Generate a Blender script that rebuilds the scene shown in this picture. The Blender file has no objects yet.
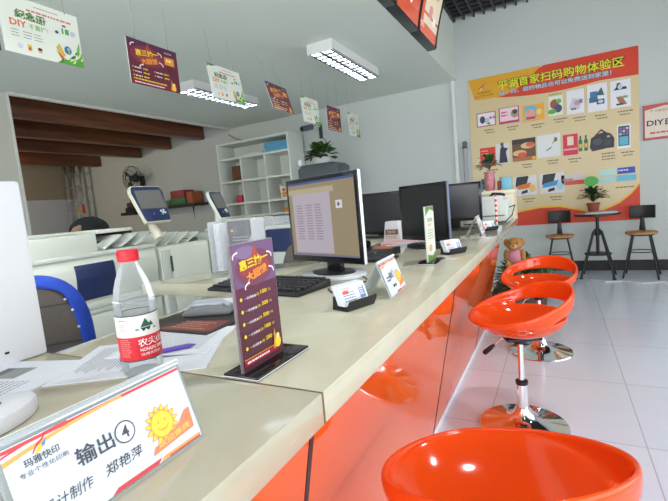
import bpy, bmesh, math, random
from mathutils import Vector, Matrix
random.seed(7)
sc = bpy.context.scene
COL = sc.collection
PI = math.pi
R = math.radians

# ------------------------------------------------------------------ materials
_m = {}
def mat(name, col, rough=.5, metal=0., spec=.5, coat=0., emis=None, estr=0., trans=0., ior=1.45, alpha=1., nv=0., nscale=20., bump=0., coatr=.03):
    if name in _m: return _m[name]
    m = bpy.data.materials.new(name); m.use_nodes = True
    nt = m.node_tree; b = nt.nodes['Principled BSDF']
    c = (col[0], col[1], col[2], 1)
    b.inputs['Base Color'].default_value = c
    b.inputs['Roughness'].default_value = rough
    b.inputs['Metallic'].default_value = metal
    b.inputs['Specular IOR Level'].default_value = spec
    b.inputs['Coat Weight'].default_value = coat
    b.inputs['Coat Roughness'].default_value = coatr
    b.inputs['Transmission Weight'].default_value = trans
    b.inputs['IOR'].default_value = ior
    b.inputs['Alpha'].default_value = alpha
    if emis:
        b.inputs['Emission Color'].default_value = (*emis, 1)
        b.inputs['Emission Strength'].default_value = estr
    if nv or bump:
        tc = nt.nodes.new('ShaderNodeTexCoord'); nz = nt.nodes.new('ShaderNodeTexNoise')
        nz.inputs['Scale'].default_value = nscale; nz.inputs['Detail'].default_value = 5
        nt.links.new(tc.outputs['Object'], nz.inputs['Vector'])
        if nv:
            mx = nt.nodes.new('ShaderNodeMix'); mx.data_type = 'RGBA'
            mx.inputs[6].default_value = (*[max(0, v*(1-nv)) for v in col], 1)
            mx.inputs[7].default_value = (*[min(1, v*(1+nv)) for v in col], 1)
            nt.links.new(nz.outputs['Fac'], mx.inputs[0]); nt.links.new(mx.outputs[2], b.inputs['Base Color'])
        if bump:
            bp = nt.nodes.new('ShaderNodeBump'); bp.inputs['Strength'].default_value = bump; bp.inputs['Distance'].default_value = .01
            nt.links.new(nz.outputs['Fac'], bp.inputs['Height']); nt.links.new(bp.outputs['Normal'], b.inputs['Normal'])
    _m[name] = m
    return m
def srgb(r, g, b):
    f = lambda v: (v/255/12.92) if v/255 <= .04045 else ((v/255+.055)/1.055)**2.4
    return (f(r), f(g), f(b))
def ink(r, g, b, rough=.45): return mat('ink_%d_%d_%d' % (r, g, b), srgb(r, g, b), rough)

def wood(name, c1, c2, scale=6, rough=.45, axis=1):
    if name in _m: return _m[name]
    m = bpy.data.materials.new(name); m.use_nodes = True; nt = m.node_tree; b = nt.nodes['Principled BSDF']
    tc = nt.nodes.new('ShaderNodeTexCoord'); mp = nt.nodes.new('ShaderNodeMapping')
    s = [scale*6]*3; s[axis] = scale*.4; mp.inputs['Scale'].default_value = s
    nz = nt.nodes.new('ShaderNodeTexNoise'); nz.inputs['Scale'].default_value = 1; nz.inputs['Detail'].default_value = 8
    cr = nt.nodes.new('ShaderNodeValToRGB'); cr.color_ramp.elements[0].color = (*c1, 1); cr.color_ramp.elements[1].color = (*c2, 1)
    cr.color_ramp.elements[0].position = .3; cr.color_ramp.elements[1].position = .7
    nt.links.new(tc.outputs['Object'], mp.inputs['Vector']); nt.links.new(mp.outputs[0], nz.inputs['Vector'])
    nt.links.new(nz.outputs['Fac'], cr.inputs[0]); nt.links.new(cr.outputs[0], b.inputs['Base Color'])
    b.inputs['Roughness'].default_value = rough
    _m[name] = m; return m

def floor_mat():
    m = bpy.data.materials.new('polished_floor_tiles'); m.use_nodes = True; nt = m.node_tree; b = nt.nodes['Principled BSDF']
    g = nt.nodes.new('ShaderNodeNewGeometry'); mp = nt.nodes.new('ShaderNodeMapping')
    mp.inputs['Location'].default_value = (-.31+6.5, -2.10+6.6, 0)
    br = nt.nodes.new('ShaderNodeTexBrick'); br.offset = 0; br.squash = 1
    br.inputs['Scale'].default_value = 1; br.inputs['Brick Width'].default_value = .65; br.inputs['Row Height'].default_value = .66
    br.inputs['Mortar Size'].default_value = .0028; br.inputs['Mortar Smooth'].default_value = .3
    br.inputs['Color1'].default_value = (*srgb(212, 222, 234), 1); br.inputs['Color2'].default_value = (*srgb(216, 225, 237), 1)
    br.inputs['Mortar'].default_value = (*srgb(176, 182, 186), 1)
    nt.links.new(g.outputs['Position'], mp.inputs['Vector']); nt.links.new(mp.outputs[0], br.inputs['Vector'])
    nz = nt.nodes.new('ShaderNodeTexNoise'); nz.inputs['Scale'].default_value = 3; nz.inputs['Detail'].default_value = 6
    mx = nt.nodes.new('ShaderNodeMix'); mx.data_type = 'RGBA'; mx.blend_type = 'MULTIPLY'; mx.inputs[0].default_value = .12
    nt.links.new(g.outputs['Position'], nz.inputs['Vector'])
    nt.links.new(br.outputs['Color'], mx.inputs[6]); nt.links.new(nz.outputs['Color'], mx.inputs[7])
    nt.links.new(mx.outputs[2], b.inputs['Base Color'])
    b.inputs['Roughness'].default_value = .2; b.inputs['Coat Weight'].default_value = .25; b.inputs['Coat Roughness'].default_value = .08
    return m
def stone_mat():
    m = bpy.data.materials.new('beige_engineered_stone'); m.use_nodes = True; nt = m.node_tree; b = nt.nodes['Principled BSDF']
    g = nt.nodes.new('ShaderNodeNewGeometry')
    nz = nt.nodes.new('ShaderNodeTexNoise'); nz.inputs['Scale'].default_value = 9; nz.inputs['Detail'].default_value = 8; nz.inputs['Distortion'].default_value = .6
    cr = nt.nodes.new('ShaderNodeValToRGB'); e = cr.color_ramp.elements
    e[0].position = .3; e[0].color = (*srgb(194, 188, 163), 1); e[1].position = .7; e[1].color = (*srgb(205, 200, 177), 1)
    vo = nt.nodes.new('ShaderNodeTexVoronoi'); vo.inputs['Scale'].default_value = 60
    cr2 = nt.nodes.new('ShaderNodeValToRGB'); e = cr2.color_ramp.elements
    e[0].position = 0; e[0].color = (1.0, 1.0, 1.0, 1); e[1].position = .12; e[1].color = (.95, .95, .95, 1)
    mx = nt.nodes.new('ShaderNodeMix'); mx.data_type = 'RGBA'; mx.blend_type = 'MULTIPLY'; mx.inputs[0].default_value = 1
    nt.links.new(g.outputs['Position'], nz.inputs['Vector']); nt.links.new(g.outputs['Position'], vo.inputs['Vector'])
    nt.links.new(nz.outputs['Fac'], cr.inputs[0]); nt.links.new(vo.outputs['Distance'], cr2.inputs[0])
    nt.links.new(cr.outputs[0], mx.inputs[6]); nt.links.new(cr2.outputs[0], mx.inputs[7]); nt.links.new(mx.outputs[2], b.inputs['Base Color'])
    b.inputs['Roughness'].default_value = .07; b.inputs['Specular IOR Level'].default_value = .6
    return m
WALL = mat('painted_wall', srgb(200, 206, 202), .85, nv=.02, nscale=2)
CEIL = mat('painted_ceiling', srgb(220, 227, 218), .9)
STONE = stone_mat(); FLOOR = floor_mat()
ORANGE = mat('orange_lacquered_glass', srgb(236, 96, 34), .03, spec=.5, ior=1.5)
STOOLO = mat('orange_gloss_plastic', srgb(234, 80, 22), .10, spec=.5, ior=1.5)
CHROME = mat('polished_chrome', (.82, .82, .84), .06, metal=1)
ALU = mat('brushed_aluminium', (.7, .71, .73), .3, metal=1)
BLK = mat('black_plastic', (.012, .012, .014), .4)
BLKG = mat('black_gloss_plastic', (.01, .01, .012), .12)
BLKM = mat('black_painted_steel', (.015, .015, .017), .45)
RUB = mat('dark_rubber', (.02, .02, .02), .8)
DGREY = mat('dark_grey_plastic', srgb(62, 66, 72), .5)
MGREY = mat('mid_grey_plastic', srgb(120, 122, 122), .5)
SILV = mat('silver_plastic', srgb(190, 196, 205), .3, metal=.4)
SLATE = mat('slate_blue_plastic', srgb(96, 108, 132), .35)
WHT = mat('white_plastic', srgb(216, 217, 219), .4)
PAPER = mat('white_paper', srgb(222, 225, 230), .8)
CREAM = mat('cream_machine_plastic', srgb(224, 227, 214), .5)
CREAM2 = mat('pale_grey_machine_plastic', srgb(208, 212, 204), .55)
CREAM3 = mat('warm_cream_laminate', srgb(222, 214, 186), .45)
NAVY = mat('navy_plastic', srgb(38, 50, 92), .4)
GAP = mat('shadow_gap_plastic', srgb(70, 74, 70), .7)
def plastic_sheet(name, tint, a):
    m = bpy.data.materials.new(name); m.use_nodes = True; nt = m.node_tree
    b = nt.nodes['Principled BSDF']; out = nt.nodes['Material Output']
    b.inputs['Base Color'].default_value = (*tint, 1); b.inputs['Roughness'].default_value = .03
    b.inputs['Specular IOR Level'].default_value = .9
    tr = nt.nodes.new('ShaderNodeBsdfTransparent'); tr.inputs[0].default_value = (.97, .98, .98, 1)
    fr = nt.nodes.new('ShaderNodeFresnel'); fr.inputs[0].default_value = 1.38
    ad = nt.nodes.new('ShaderNodeMath'); ad.operation = 'ADD'; ad.inputs[1].default_value = a; ad.use_clamp = True
    gl = nt.nodes.new('ShaderNodeMixShader')
    nt.links.new(fr.outputs[0], ad.inputs[0]); nt.links.new(ad.outputs[0], gl.inputs[0])
    nt.links.new(tr.outputs[0], gl.inputs[1]); nt.links.new(b.outputs[0], gl.inputs[2]); nt.links.new(gl.outputs[0], out.inputs[0])
    return m
ACRYL = plastic_sheet('clear_acrylic', (.9, .93, .95), .07)
PET = plastic_sheet('clear_bottle_plastic', (.85, .87, .88), .04)
FILM = plastic_sheet('clear_wrinkled_film', (.92, .93, .95), .07)
GLASSW = plastic_sheet('window_glass', (.9, .95, .95), .0)
ORG = mat('orange_paint', srgb(228, 110, 40), .5)
LEAF = mat('green_leaf', srgb(64, 105, 40), .45, nv=.35, nscale=9)
LEAFD = mat('dark_green_leaf', srgb(44, 70, 34), .45, nv=.35, nscale=9)
LEAFL = mat('bright_green_leaf', srgb(66, 160, 62), .45)
FABB = mat('brown_padded_fabric', srgb(98, 90, 84), .85, nv=.1, nscale=60)
BLUEC = mat('royal_blue_cloth', srgb(38, 76, 190), .75, nv=.12, nscale=14)

# ------------------------------------------------------------------ mesh builder
class MB:
    def __init__(s): s.bm = bmesh.new(); s.mats = []; s.T = None
    def mi(s, m):
        if m not in s.mats: s.mats.append(m)
        return s.mats.index(m)
    def v(s, p):
        p = Vector(p)
        if s.T is not None: p = s.T(p) if callable(s.T) else s.T @ p
        return s.bm.verts.new(p)
    def face(s, vs, m):
        try: f = s.bm.faces.new(vs)
        except ValueError: return None
        f.material_index = s.mi(m); return f
    def poly(s, pts, m): return s.face([s.v(p) for p in pts], m)
    def box(s, x0, x1, y0, y1, z0, z1, m, bev=0, seg=2):
        P = [(x0,y0,z0),(x1,y0,z0),(x1,y1,z0),(x0,y1,z0),(x0,y0,z1),(x1,y0,z1),(x1,y1,z1),(x0,y1,z1)]
        vs = [s.v(p) for p in P]
        fs = [s.face([vs[i] for i in q], m) for q in ((0,3,2,1),(4,5,6,7),(0,1,5,4),(1,2,6,5),(2,3,7,6),(3,0,4,7))]
        if bev:
            es = list({e for f in fs for e in f.edges})
            r = bmesh.ops.bevel(s.bm, geom=es, offset=bev, segments=seg, profile=.5, affect='EDGES')
            for f in r['faces']: f.material_index = s.mi(m)
        return s
    def prism(s, pts, ax, a, b, m, bev=0):
        # pts 2D: ax 'x' -> (y,z); 'y' -> (x,z); 'z' -> (x,y)
        def mk(p, t): return {'x': (t, p[0], p[1]), 'y': (p[0], t, p[1]), 'z': (p[0], p[1], t)}[ax]
        A = [s.v(mk(p, a)) for p in pts]; B = [s.v(mk(p, b)) for p in pts]
        n = len(pts); fs = [s.face(A[::-1], m), s.face(B, m)]
        for i in range(n): fs.append(s.face([A[i], A[(i+1) % n], B[(i+1) % n], B[i]], m))
        fs = [f for f in fs if f]
        bmesh.ops.recalc_face_normals(s.bm, faces=fs)
        if bev:
            es = list({e for f in fs for e in f.edges})
            r = bmesh.ops.bevel(s.bm, geom=es, offset=bev, segments=2, profile=.5, affect='EDGES')
            for f in r['faces']: f.material_index = s.mi(m)
        return s
    def lathe(s, prof, m, seg=32, c=(0,0,0)):
        rings = []
        for r, z in prof:
            if r < 1e-6: rings.append([s.v((c[0], c[1], c[2]+z))])
            else: rings.append([s.v((c[0]+r*math.cos(2*PI*k/seg), c[1]+r*math.sin(2*PI*k/seg), c[2]+z)) for k in range(seg)])
        ms = m if isinstance(m, list) else [m]*(len(prof)-1)
        fs = []
        for i in range(len(prof)-1):
            a, b = rings[i], rings[i+1]
            for k in range(seg):
                k2 = (k+1) % seg
                if len(a) == 1 and len(b) == 1: continue
                if len(a) == 1: f = s.face([a[0], b[k2], b[k]], ms[i])
                elif len(b) == 1: f = s.face([a[k], a[k2], b[0]], ms[i])
                else: f = s.face([a[k], a[k2], b[k2], b[k]], ms[i])
                if f: fs.append(f)
        bmesh.ops.recalc_face_normals(s.bm, faces=fs)
        return s
    def tube(s, pts, r, m, seg=8, closed=False):
        pts = [Vector(p) for p in pts]; n = len(pts); rings = []
        rr = r if isinstance(r, (list, tuple)) else [r]*n
        up = Vector((0,0,1))
        prev = None
        for i, p in enumerate(pts):
            if closed: d = pts[(i+1) % n]-pts[i-1]
            else: d = pts[min(i+1, n-1)]-pts[max(i-1, 0)]
            d.normalize()
            if prev is None:
                a = d.cross(up)
                if a.length < 1e-3: a = d.cross(Vector((1,0,0)))
            else: a = prev - d*prev.dot(d)
            a.normalize(); prev = a; b = d.cross(a)
            rings.append([s.v(p+(a*math.cos(2*PI*k/seg)+b*math.sin(2*PI*k/seg))*rr[i]) for k in range(seg)])
        for i in range(n if closed else n-1):
            A, B = rings[i], rings[(i+1) % n]
            for k in range(seg): s.face([A[k], B[k], B[(k+1) % seg], A[(k+1) % seg]], m)
        if not closed: s.face(rings[0], m); s.face(rings[-1][::-1], m)
        return s
    def cyl(s, p0, p1, r0, m, r1=None, seg=20): return s.tube([p0, p1], [r0, r0 if r1 is None else r1], m, seg)
    def ball(s, c, r, m, seg=16, rings=10):
        if not isinstance(r, tuple): r = (r, r, r)
        rs = []
        for i in range(rings+1):
            t = PI*i/rings
            if i in (0, rings): rs.append([s.v((c[0], c[1], c[2]+r[2]*math.cos(t)))])
            else: rs.append([s.v((c[0]+r[0]*math.sin(t)*math.cos(2*PI*k/seg), c[1]+r[1]*math.sin(t)*math.sin(2*PI*k/seg), c[2]+r[2]*math.cos(t))) for k in range(seg)])
        for i in range(rings):
            a, b = rs[i], rs[i+1]
            for k in range(seg):
                k2 = (k+1) % seg
                if len(a) == 1: s.face([a[0], b[k], b[k2]], m)
                elif len(b) == 1: s.face([a[k], b[0], a[k2]], m)
                else: s.face([a[k], b[k], b[k2], a[k2]], m)
        return s
    def build(s, name, parent=None, loc=None, rot=None, smooth=40):
        me = bpy.data.meshes.new(name); s.bm.to_mesh(me); s.bm.free()
        for m in s.mats: me.materials.append(m)
        if smooth:
            me.polygons.foreach_set('use_smooth', [True]*len(me.polygons))
            me.set_sharp_from_angle(angle=R(smooth))
        o = bpy.data.objects.new(name, me); COL.objects.link(o)
        if parent is not None: o.parent = parent
        if loc is not None: o.location = loc
        if rot is not None: o.rotation_euler = rot
        return o

def thing(name, label, cat, loc=(0,0,0), rz=0, group=None, rot=None):
    o = bpy.data.objects.new(name, None); COL.objects.link(o); o.empty_display_size = .1
    o.location = loc; o.rotation_euler = rot if rot else (0, 0, rz)
    o['label'] = label; o['category'] = cat
    if group: o['group'] = group
    return o
def tag(o, label, cat, group=None, kind=None):
    o['label'] = label; o['category'] = cat
    if group: o['group'] = group
    if kind: o['kind'] = kind
    return o
def struct(name, b):
    o = b.build(name, smooth=0); o['kind'] = 'structure'; return o
def copy_thing(root, loc, rz=None, label=None, group=None, rot=None):
    def cp(o, par):
        c = o.copy(); COL.objects.link(c)
        if par is not None: c.parent = par
        for ch in list(o.children):
            cp(ch, c)
        return c
    r = cp(root, None); r.location = loc
    if rz is not None: r.rotation_euler = (0, 0, rz)
    if rot is not None: r.rotation_euler = rot
    if label: r['label'] = label
    if group: r['group'] = group
    return r

# ---- printed artwork: flat shapes and lettering laid on a surface
_tc = {}
def text_mesh(t, bold):
    k = (t, bold)
    if k in _tc: return _tc[k]
    c = bpy.data.curves.new('lettering', 'FONT'); c.body = t; c.resolution_u = 2; c.size = 1; c.offset = bold
    o = bpy.data.objects.new('lettering', c); COL.objects.link(o)
    dg = bpy.context.evaluated_depsgraph_get(); dg.update()
    me = bpy.data.meshes.new_from_object(o.evaluated_get(dg))
    vs = [(v.co.x, v.co.y) for v in me.vertices]; fs = [tuple(p.vertices) for p in me.polygons]
    bpy.data.objects.remove(o); bpy.data.curves.remove(c); bpy.data.meshes.remove(me)
    xs = [v[0] for v in vs] or [0, 1]; ys = [v[1] for v in vs] or [0, 1]
    _tc[k] = (vs, fs, min(xs), max(xs), min(ys), max(ys)); return _tc[k]
class Art:
    # u right, v up, n out of the surface
    def __init__(s, mb, o, u, v, step=.0003, fn=None):
        s.mb = mb; s.o = Vector(o); s.u = Vector(u).normalized(); s.v = Vector(v).normalized(); s.n = s.u.cross(s.v); s.L = 1; s.step = step; s.fn = fn
    def P(s, x, y):
        d = s.L*s.step
        if s.fn: return s.fn(x, y, d)
        return s.o+s.u*x+s.v*y+s.n*d
    def poly(s, pts, m, up=True):
        s.mb.poly([s.P(*p) for p in pts], m)
        if up: s.L += 1
        return s
    def rect(s, x, y, w, h, m, up=True, a=0):
        c, q = math.cos(a), math.sin(a)
        return s.poly([(x+i*c-j*q, y+i*q+j*c) for i, j in ((0,0),(w,0),(w,h),(0,h))], m, up)
    def ell(s, x, y, a, b, m, n=20, up=True): return s.poly([(x+a*math.cos(2*PI*k/n), y+b*math.sin(2*PI*k/n)) for k in range(n)], m, up)
    def band(s, top, bot, m):
        for i in range(len(top)-1): s.poly([bot[i], bot[i+1], top[i+1], top[i]], m, False)
        s.L += 1; return s
    def text(s, t, x, y, h, m, w=None, bold=0., al='l', ang=0., shear=0.):
        vs, fs, x0, x1, y0, y1 = text_mesh(t, bold)
        k = h/max(1e-6, (y1-y0)); kx = k if w is None else w/max(1e-6, x1-x0)
        W = (x1-x0)*kx; off = {'l': 0, 'c': -W/2, 'r': -W}[al]
        c, q = math.cos(ang), math.sin(ang)
        V = []
        for a, b in vs:
            i = (a-x0)*kx+off; j = (b-y0)*k; i += shear*j
            V.append(s.mb.v(s.P(x+i*c-j*q, y+i*q+j*c)))
        for f in fs: s.mb.face([V[i] for i in f], m)
        s.L += 1; return s
    def lines(s, x, y, w, n, dy, h, m, dash=3):
        # small print too fine to read: broken strokes
        for r in range(n):
            xx = x; rr = random.Random(int((x*977+y*131+r)*1e4))
            end = x+w*rr.uniform(.75, 1)
            while xx < end-h*.4:
                l = min(end-xx, h*rr.uniform(.8, dash)); s.rect(xx, y-r*dy, l, h, m, False); xx += l+h*.45
        s.L += 1; return s

# ================================================================== SETTING
YB = 6.33
b = MB(); b.box(-10.4, 3.6, -2.6, 6.6, -.1, 0, FLOOR); struct('floor', b)
# main rear wall (poster side) up to the high ceiling
b = MB(); b.box(-10.4, 3.6, YB, YB+.15, 0, 3.9, WALL); struct('wall_back', b)
# left end of room: wall with wide opening to the storage bay
b = MB(); b.box(-5.5, -5.35, -2.6, 2.69, 0, 2.70, mat('beige_wall_paint', srgb(196, 194, 182), .85)); struct('wall_left', b)
b = MB(); b.box(-10.4, -10.2, 1.2, YB, 0, 1.82, mat('bay_wall_paint', srgb(190, 196, 204), .85)); b.box(-10.4, -10.2, 1.2, YB, 1.82, 2.95, mat('bay_upper_wall_beige', srgb(150, 140, 124), .85)); struct('wall_storage', b)  # upper strip of the bay wall is a darker beige
b = MB(); b.box(-10.4, -5.5, 1.1, 1.25, 0, 2.95, WALL); struct('wall_storage_near', b)
WOODP = wood('dark_ceiling_boards', srgb(62, 34, 22), srgb(92, 52, 32), 3)
b = MB(); b.box(-10.4, -5.35, 1.1, YB, 2.9, 3.0, WOODP); struct('ceiling_storage', b)
JO = wood('red_brown_joist_wood', srgb(84, 46, 28), srgb(132, 78, 46), 3, .4)
for i, (x, z) in enumerate([(-5.95, 2.60), (-6.85, 2.54), (-7.75, 2.49), (-9.15, 2.47)]):
    b = MB(); b.box(x-.16, x, 1.3, YB-.02, z, 2.9, JO, .008)
    o = b.build('ceiling_joist'); tag(o, ['brown wooden joist closest to the edge of the white ceiling', 'second wooden joist from the white ceiling edge, over the storage bay', 'third wooden joist from the white ceiling edge, over the storage bay', 'farthest wooden joist, over the ladder in the storage bay'][i], 'beam', 'wooden joists over the storage bay')
# lower ceiling, soffit and its side face
b = MB(); b.box(-5.35, -1.30, -2.6, YB, 2.70, 2.82, CEIL); struct('ceiling', b)
b = MB(); b.box(-1.30, -1.206, -2.6, YB, 2.70, 3.9, CEIL); struct('ceiling_soffit', b)
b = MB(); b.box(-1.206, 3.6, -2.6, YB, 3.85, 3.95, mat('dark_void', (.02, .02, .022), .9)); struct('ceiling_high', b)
b = MB(); b.box(-5.352, -5.30, 2.69, YB, 2.672, 2.70, mat('trim_paint', srgb(214, 214, 206), .6)); b.box(-5.36, -5.34, 2.68, 2.71, 0, 2.7, mat('trim_paint', srgb(214, 214, 206), .6)); struct('trim_1', b)
b = MB(); b.box(-1.27, -1.225, YB-.05, YB, 0, 2.70, mat('trim_white', srgb(225, 225, 226), .5)); struct('trim_2', b)
# open-cell grille
b = MB(); G = mat('grille_black', (.035, .035, .037), .5)
for k in range(36): x = -1.19+k*.13; b.box(x, x+.022, 2.6, YB-.01, 3.47, 3.54, G)
for k in range(28): y = 2.65+k*.13; b.box(-1.2, 3.55, y, y+.022, 3.475, 3.545, G)
struct('ceiling_grille', b)
# speckled dark skirting
SK = mat('black_speckled_stone', (.008, .008, .009), .5, nv=.6, nscale=140)
b = MB(); b.box(-.40, 3.4, YB-.015, YB, 0, .13, SK); struct('baseboard_back', b)
b = MB(); b.box(-5.35, -.9, YB-.015, YB, 0, .13, SK); struct('baseboard_left', b)
# street side: right wall and rear wall with big shop windows
FR = mat('window_frame_metal', srgb(150, 152, 155), .4, metal=.6)
b = MB(); b.box(3.4, 3.55, -2.6, YB, 0, .25, WALL); b.box(3.4, 3.55, -2.6, YB, 3.1, 3.9, WALL); b.box(3.4, 3.55, 5.3, YB, .25, 3.1, WALL); struct('wall_right', b)
b = MB(); b.box(-5.5, 3.55, -2.75, -2.6, 0, .25, WALL); b.box(-5.5, 3.55, -2.75, -2.6, 2.7, 3.9, WALL); b.box(-5.5, -3.2, -2.75, -2.6, .25, 2.7, WALL); struct('wall_front', b)
w = MB()
for y in (-2.5, -.6, 1.35, 3.3, 5.24): w.box(3.43, 3.49, y, y+.06, .25, 3.1, FR)
for z in (.25, 2.3, 3.04): w.box(3.43, 3.49, -2.5, 5.3, z, z+.06, FR)
w.poly([(3.46,-2.5,.25),(3.46,5.3,.25),(3.46,5.3,3.1),(3.46,-2.5,3.1)], GLASSW); struct('window_1', w)
w = MB()
for x in (-3.2, -1.5, .2, 1.9, 3.34): w.box(x, x+.06, -2.7, -2.64, .25, 2.7, FR)
for z in (.25, 2.64): w.box(-3.2, 3.4, -2.7, -2.64, z, z+.06, FR)
w.poly([(-3.2,-2.67,.25),(3.4,-2.67,.25),(3.4,-2.67,2.7),(-3.2,-2.67,2.7)], GLASSW); struct('window_2', w)

# ================================================================== COUNTER
YE = 3.55
c = thing('service_counter', 'long beige stone topped service counter with glossy orange front', 'counter', (0, 0, 0))
b = MB()
zt, zs = .92, .877
b.prism([(-1.75,-.9),(-.275,-.9),(-.275,.447),(-1.75,.447)], 'z', zs, zt, STONE, .002)
b.prism([(-.88,.451),(-.275,.451),(-.275,YE),(-.88,YE)], 'z', zs, zt, STONE, .002)
b.prism([(-1.43,1.08),(-.882,1.08),(-.882,1.62),(-1.15,1.5),(-1.30,1.33),(-1.425,1.13)], 'z', zs, zt-.001, STONE, .002)
b.prism([(-1.45,2.15),(-.882,2.15),(-.882,2.75),(-1.45,2.75)], 'z', zs, zt-.001, STONE, .002)
b.build('countertop', c, smooth=30)
b = MB(); b.box(-.88, -.2755, .447, .451, zs+.0005, zt-.001, mat('brown_joint_filler', srgb(120, 98, 66), .6)); b.build('countertop_joint', c)
# leaning front panels: each one its own part
def pan(y0, y1):
    b = MB(); b.prism([(-.554,.03),(-.384,zs-.004),(-.404,zs-.004),(-.570,.03)], 'y', y0, y1, ORANGE, .002); b.build('front_panel', c, smooth=20)
for y0, y1 in ((-.9,.610),(.624,1.864),(1.878,3.048),(3.062,YE)): pan(y0, y1)
for y in (.617, 1.871, 3.055):
    b = MB(); b.prism([(-.5528,.03),(-.3828,zs-.004),(-.394,zs-.004),(-.568,.03)], 'y', y-.007, y+.007, mat('seam_dark', srgb(64, 36, 36), .4), 0)
    b.build('panel_seam', c)
b = MB(); b.box(-.572, -.556, -.9, YE, 0, .028, mat('white_kick_plate', srgb(238, 238, 240), .3)); b.build('kick_plate', c)
b = MB(); CW = mat('carcass_laminate', srgb(188, 182, 168), .6)
b.box(-.86, -.58, .46, YE-.01, 0, zs-.002, CW); b.box(-1.7, -.58, -.88, .44, 0, zs-.002, CW)
b.box(-1.35, -.87, 1.30, 1.34, 0, zs-.002, CW); b.box(-1.4, -.87, 2.45, 2.49, 0, zs-.002, CW)
b.build('carcass', c)

# raised hutch at the far end
b = MB(); b.box(-1.05, -.60, YE+.01, YE+.33, 0, .88, CREAM3, .004); b.box(-1.05, -.30, YE+.01, YE+.33, .87, 1.115, CREAM3, .004); b.box(-1.06, -.288, YE, YE+.34, 1.115, 1.145, CREAM3, .004)
for z in (.96,): b.box(-1.0, -.34, YE+.006, YE+.011, z, z+.004, GAP)
tag(b.build('cream_cabinet'), 'tall cream cabinet closing the far end of the counter, with a vase on it', 'cabinet')

# ================================================================== BAR STOOLS
def make_stool(label, loc, rz):
    t = thing('bar_stool', label, 'bar stool', loc, rz, 'orange swivel bar stools along the counter')
    N = 48; b = MB(); RX, RY = .226, .235
    def ring(fr, fz):
        out = []
        for k in range(N):
            th = 2*PI*k/N; bb = (1+math.cos(th))/2
            f = fr(th, bb) if callable(fr) else fr
            out.append(b.v((RX*f*math.cos(th), RY*f*math.sin(th), fz(th, bb))))
        return out
    def slot(th):
        a = abs((th+PI) % (2*PI)-PI)/R(72)
        return .028*math.sqrt(max(0, 1-a*a))
    z4 = lambda th, bb: .545+.024*bb
    rs = [ring(.18, lambda t_, b_: .471), ring(.42, lambda t_, b_: .478), ring(.66, lambda t_, b_: .497), ring(.83, lambda t_, b_: .522+.010*b_),
          ring(lambda t_, b_: .95-.07*b_, z4),
          ring(lambda t_, b_: .965-.01*b_, lambda t_, b_: z4(t_, b_)+.004+slot(t_)),
          ring(.995, lambda t_, b_: .5*(z4(t_, b_)+slot(t_))+.5*(.552+.142*b_**1.3)),
          ring(1.0, lambda t_, b_: .558+.140*b_**1.3)]
    cv = b.v((0, 0, .470))
    for k in range(N): b.face([cv, rs[0][k], rs[0][(k+1) % N]], STOOLO)
    for i in range(len(rs)-1):
        for k in range(N):
            tm = 2*PI*(k+.5)/N
            if i == 4 and slot(tm) > .004: continue
            b.face([rs[i][k], rs[i+1][k], rs[i+1][(k+1) % N], rs[i][(k+1) % N]], STOOLO)
    bmesh.ops.recalc_face_normals(b.bm, faces=b.bm.faces[:])
    s = b.build('seat', t, smooth=180)
    md = s.modifiers.new('thickness', 'SOLIDIFY'); md.thickness = .016; md.offset = 0; md.use_even_offset = False
    md = s.modifiers.new('smooth', 'SUBSURF'); md.levels = 1; md.render_levels = 2
    b = MB(); b.box(-.08, .08, -.07, .07, .448, .461, BLKM, .004); b.cyl((0,0,.42), (0,0,.449), .03, BLKM); b.build('swivel_plate', t)
    b = MB(); b.lathe([(.0135,.20),(.0135,.43),(0,.43)], CHROME, 24); b.build('piston', t)
    b = MB(); b.lathe([(.027,.03),(.0255,.222),(.0,.222)], CHROME, 28); b.build('sleeve', t)
    b = MB(); b.lathe([(.0275,.215),(.0285,.22),(.0285,.232),(.0145,.236),(.0145,.215)], BLK, 28); b.build('collar', t)
    b = MB(); b.lathe([(0,.001),(.200,.001),(.203,.006),(.200,.012),(.17,.018),(.12,.028),(.08,.040),(.055,.055),(.042,.075),(.034,.10),(.027,.10)], CHROME, 56); b.build('base', t)
    b = MB(); b.tube([(-.02,.03,.445),(-.07,.06,.425),(-.105,.075,.385)], .0045, CHROME, 8); b.build('lever', t)
    b = MB(); b.tube([(-.098,.072,.393),(-.112,.078,.379),(-.143,.091,.348),(-.148,.093,.343)], [.006,.011,.013,.008], BLK, 10); b.build('lever_grip', t)
    return t
st = make_stool('orange bar stool nearest the camera, cut off by the bottom of the picture', (-.120, .85, 0), R(-56))
copy_thing(st, (-.178, 2.13, 0), R(24), 'middle orange bar stool, its chrome pole and round base in full view')
s3 = copy_thing(st, (-.135, 3.18, 0), R(66), 'farthest orange bar stool, beside the plants at the counter end')
for ch_ in s3.children:      # gas lift pushed a little further down
    if ch_.name.split('.')[0] in ('seat', 'swivel_plate', 'lever', 'lever_grip', 'piston'): ch_.location.z -= .045

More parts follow.
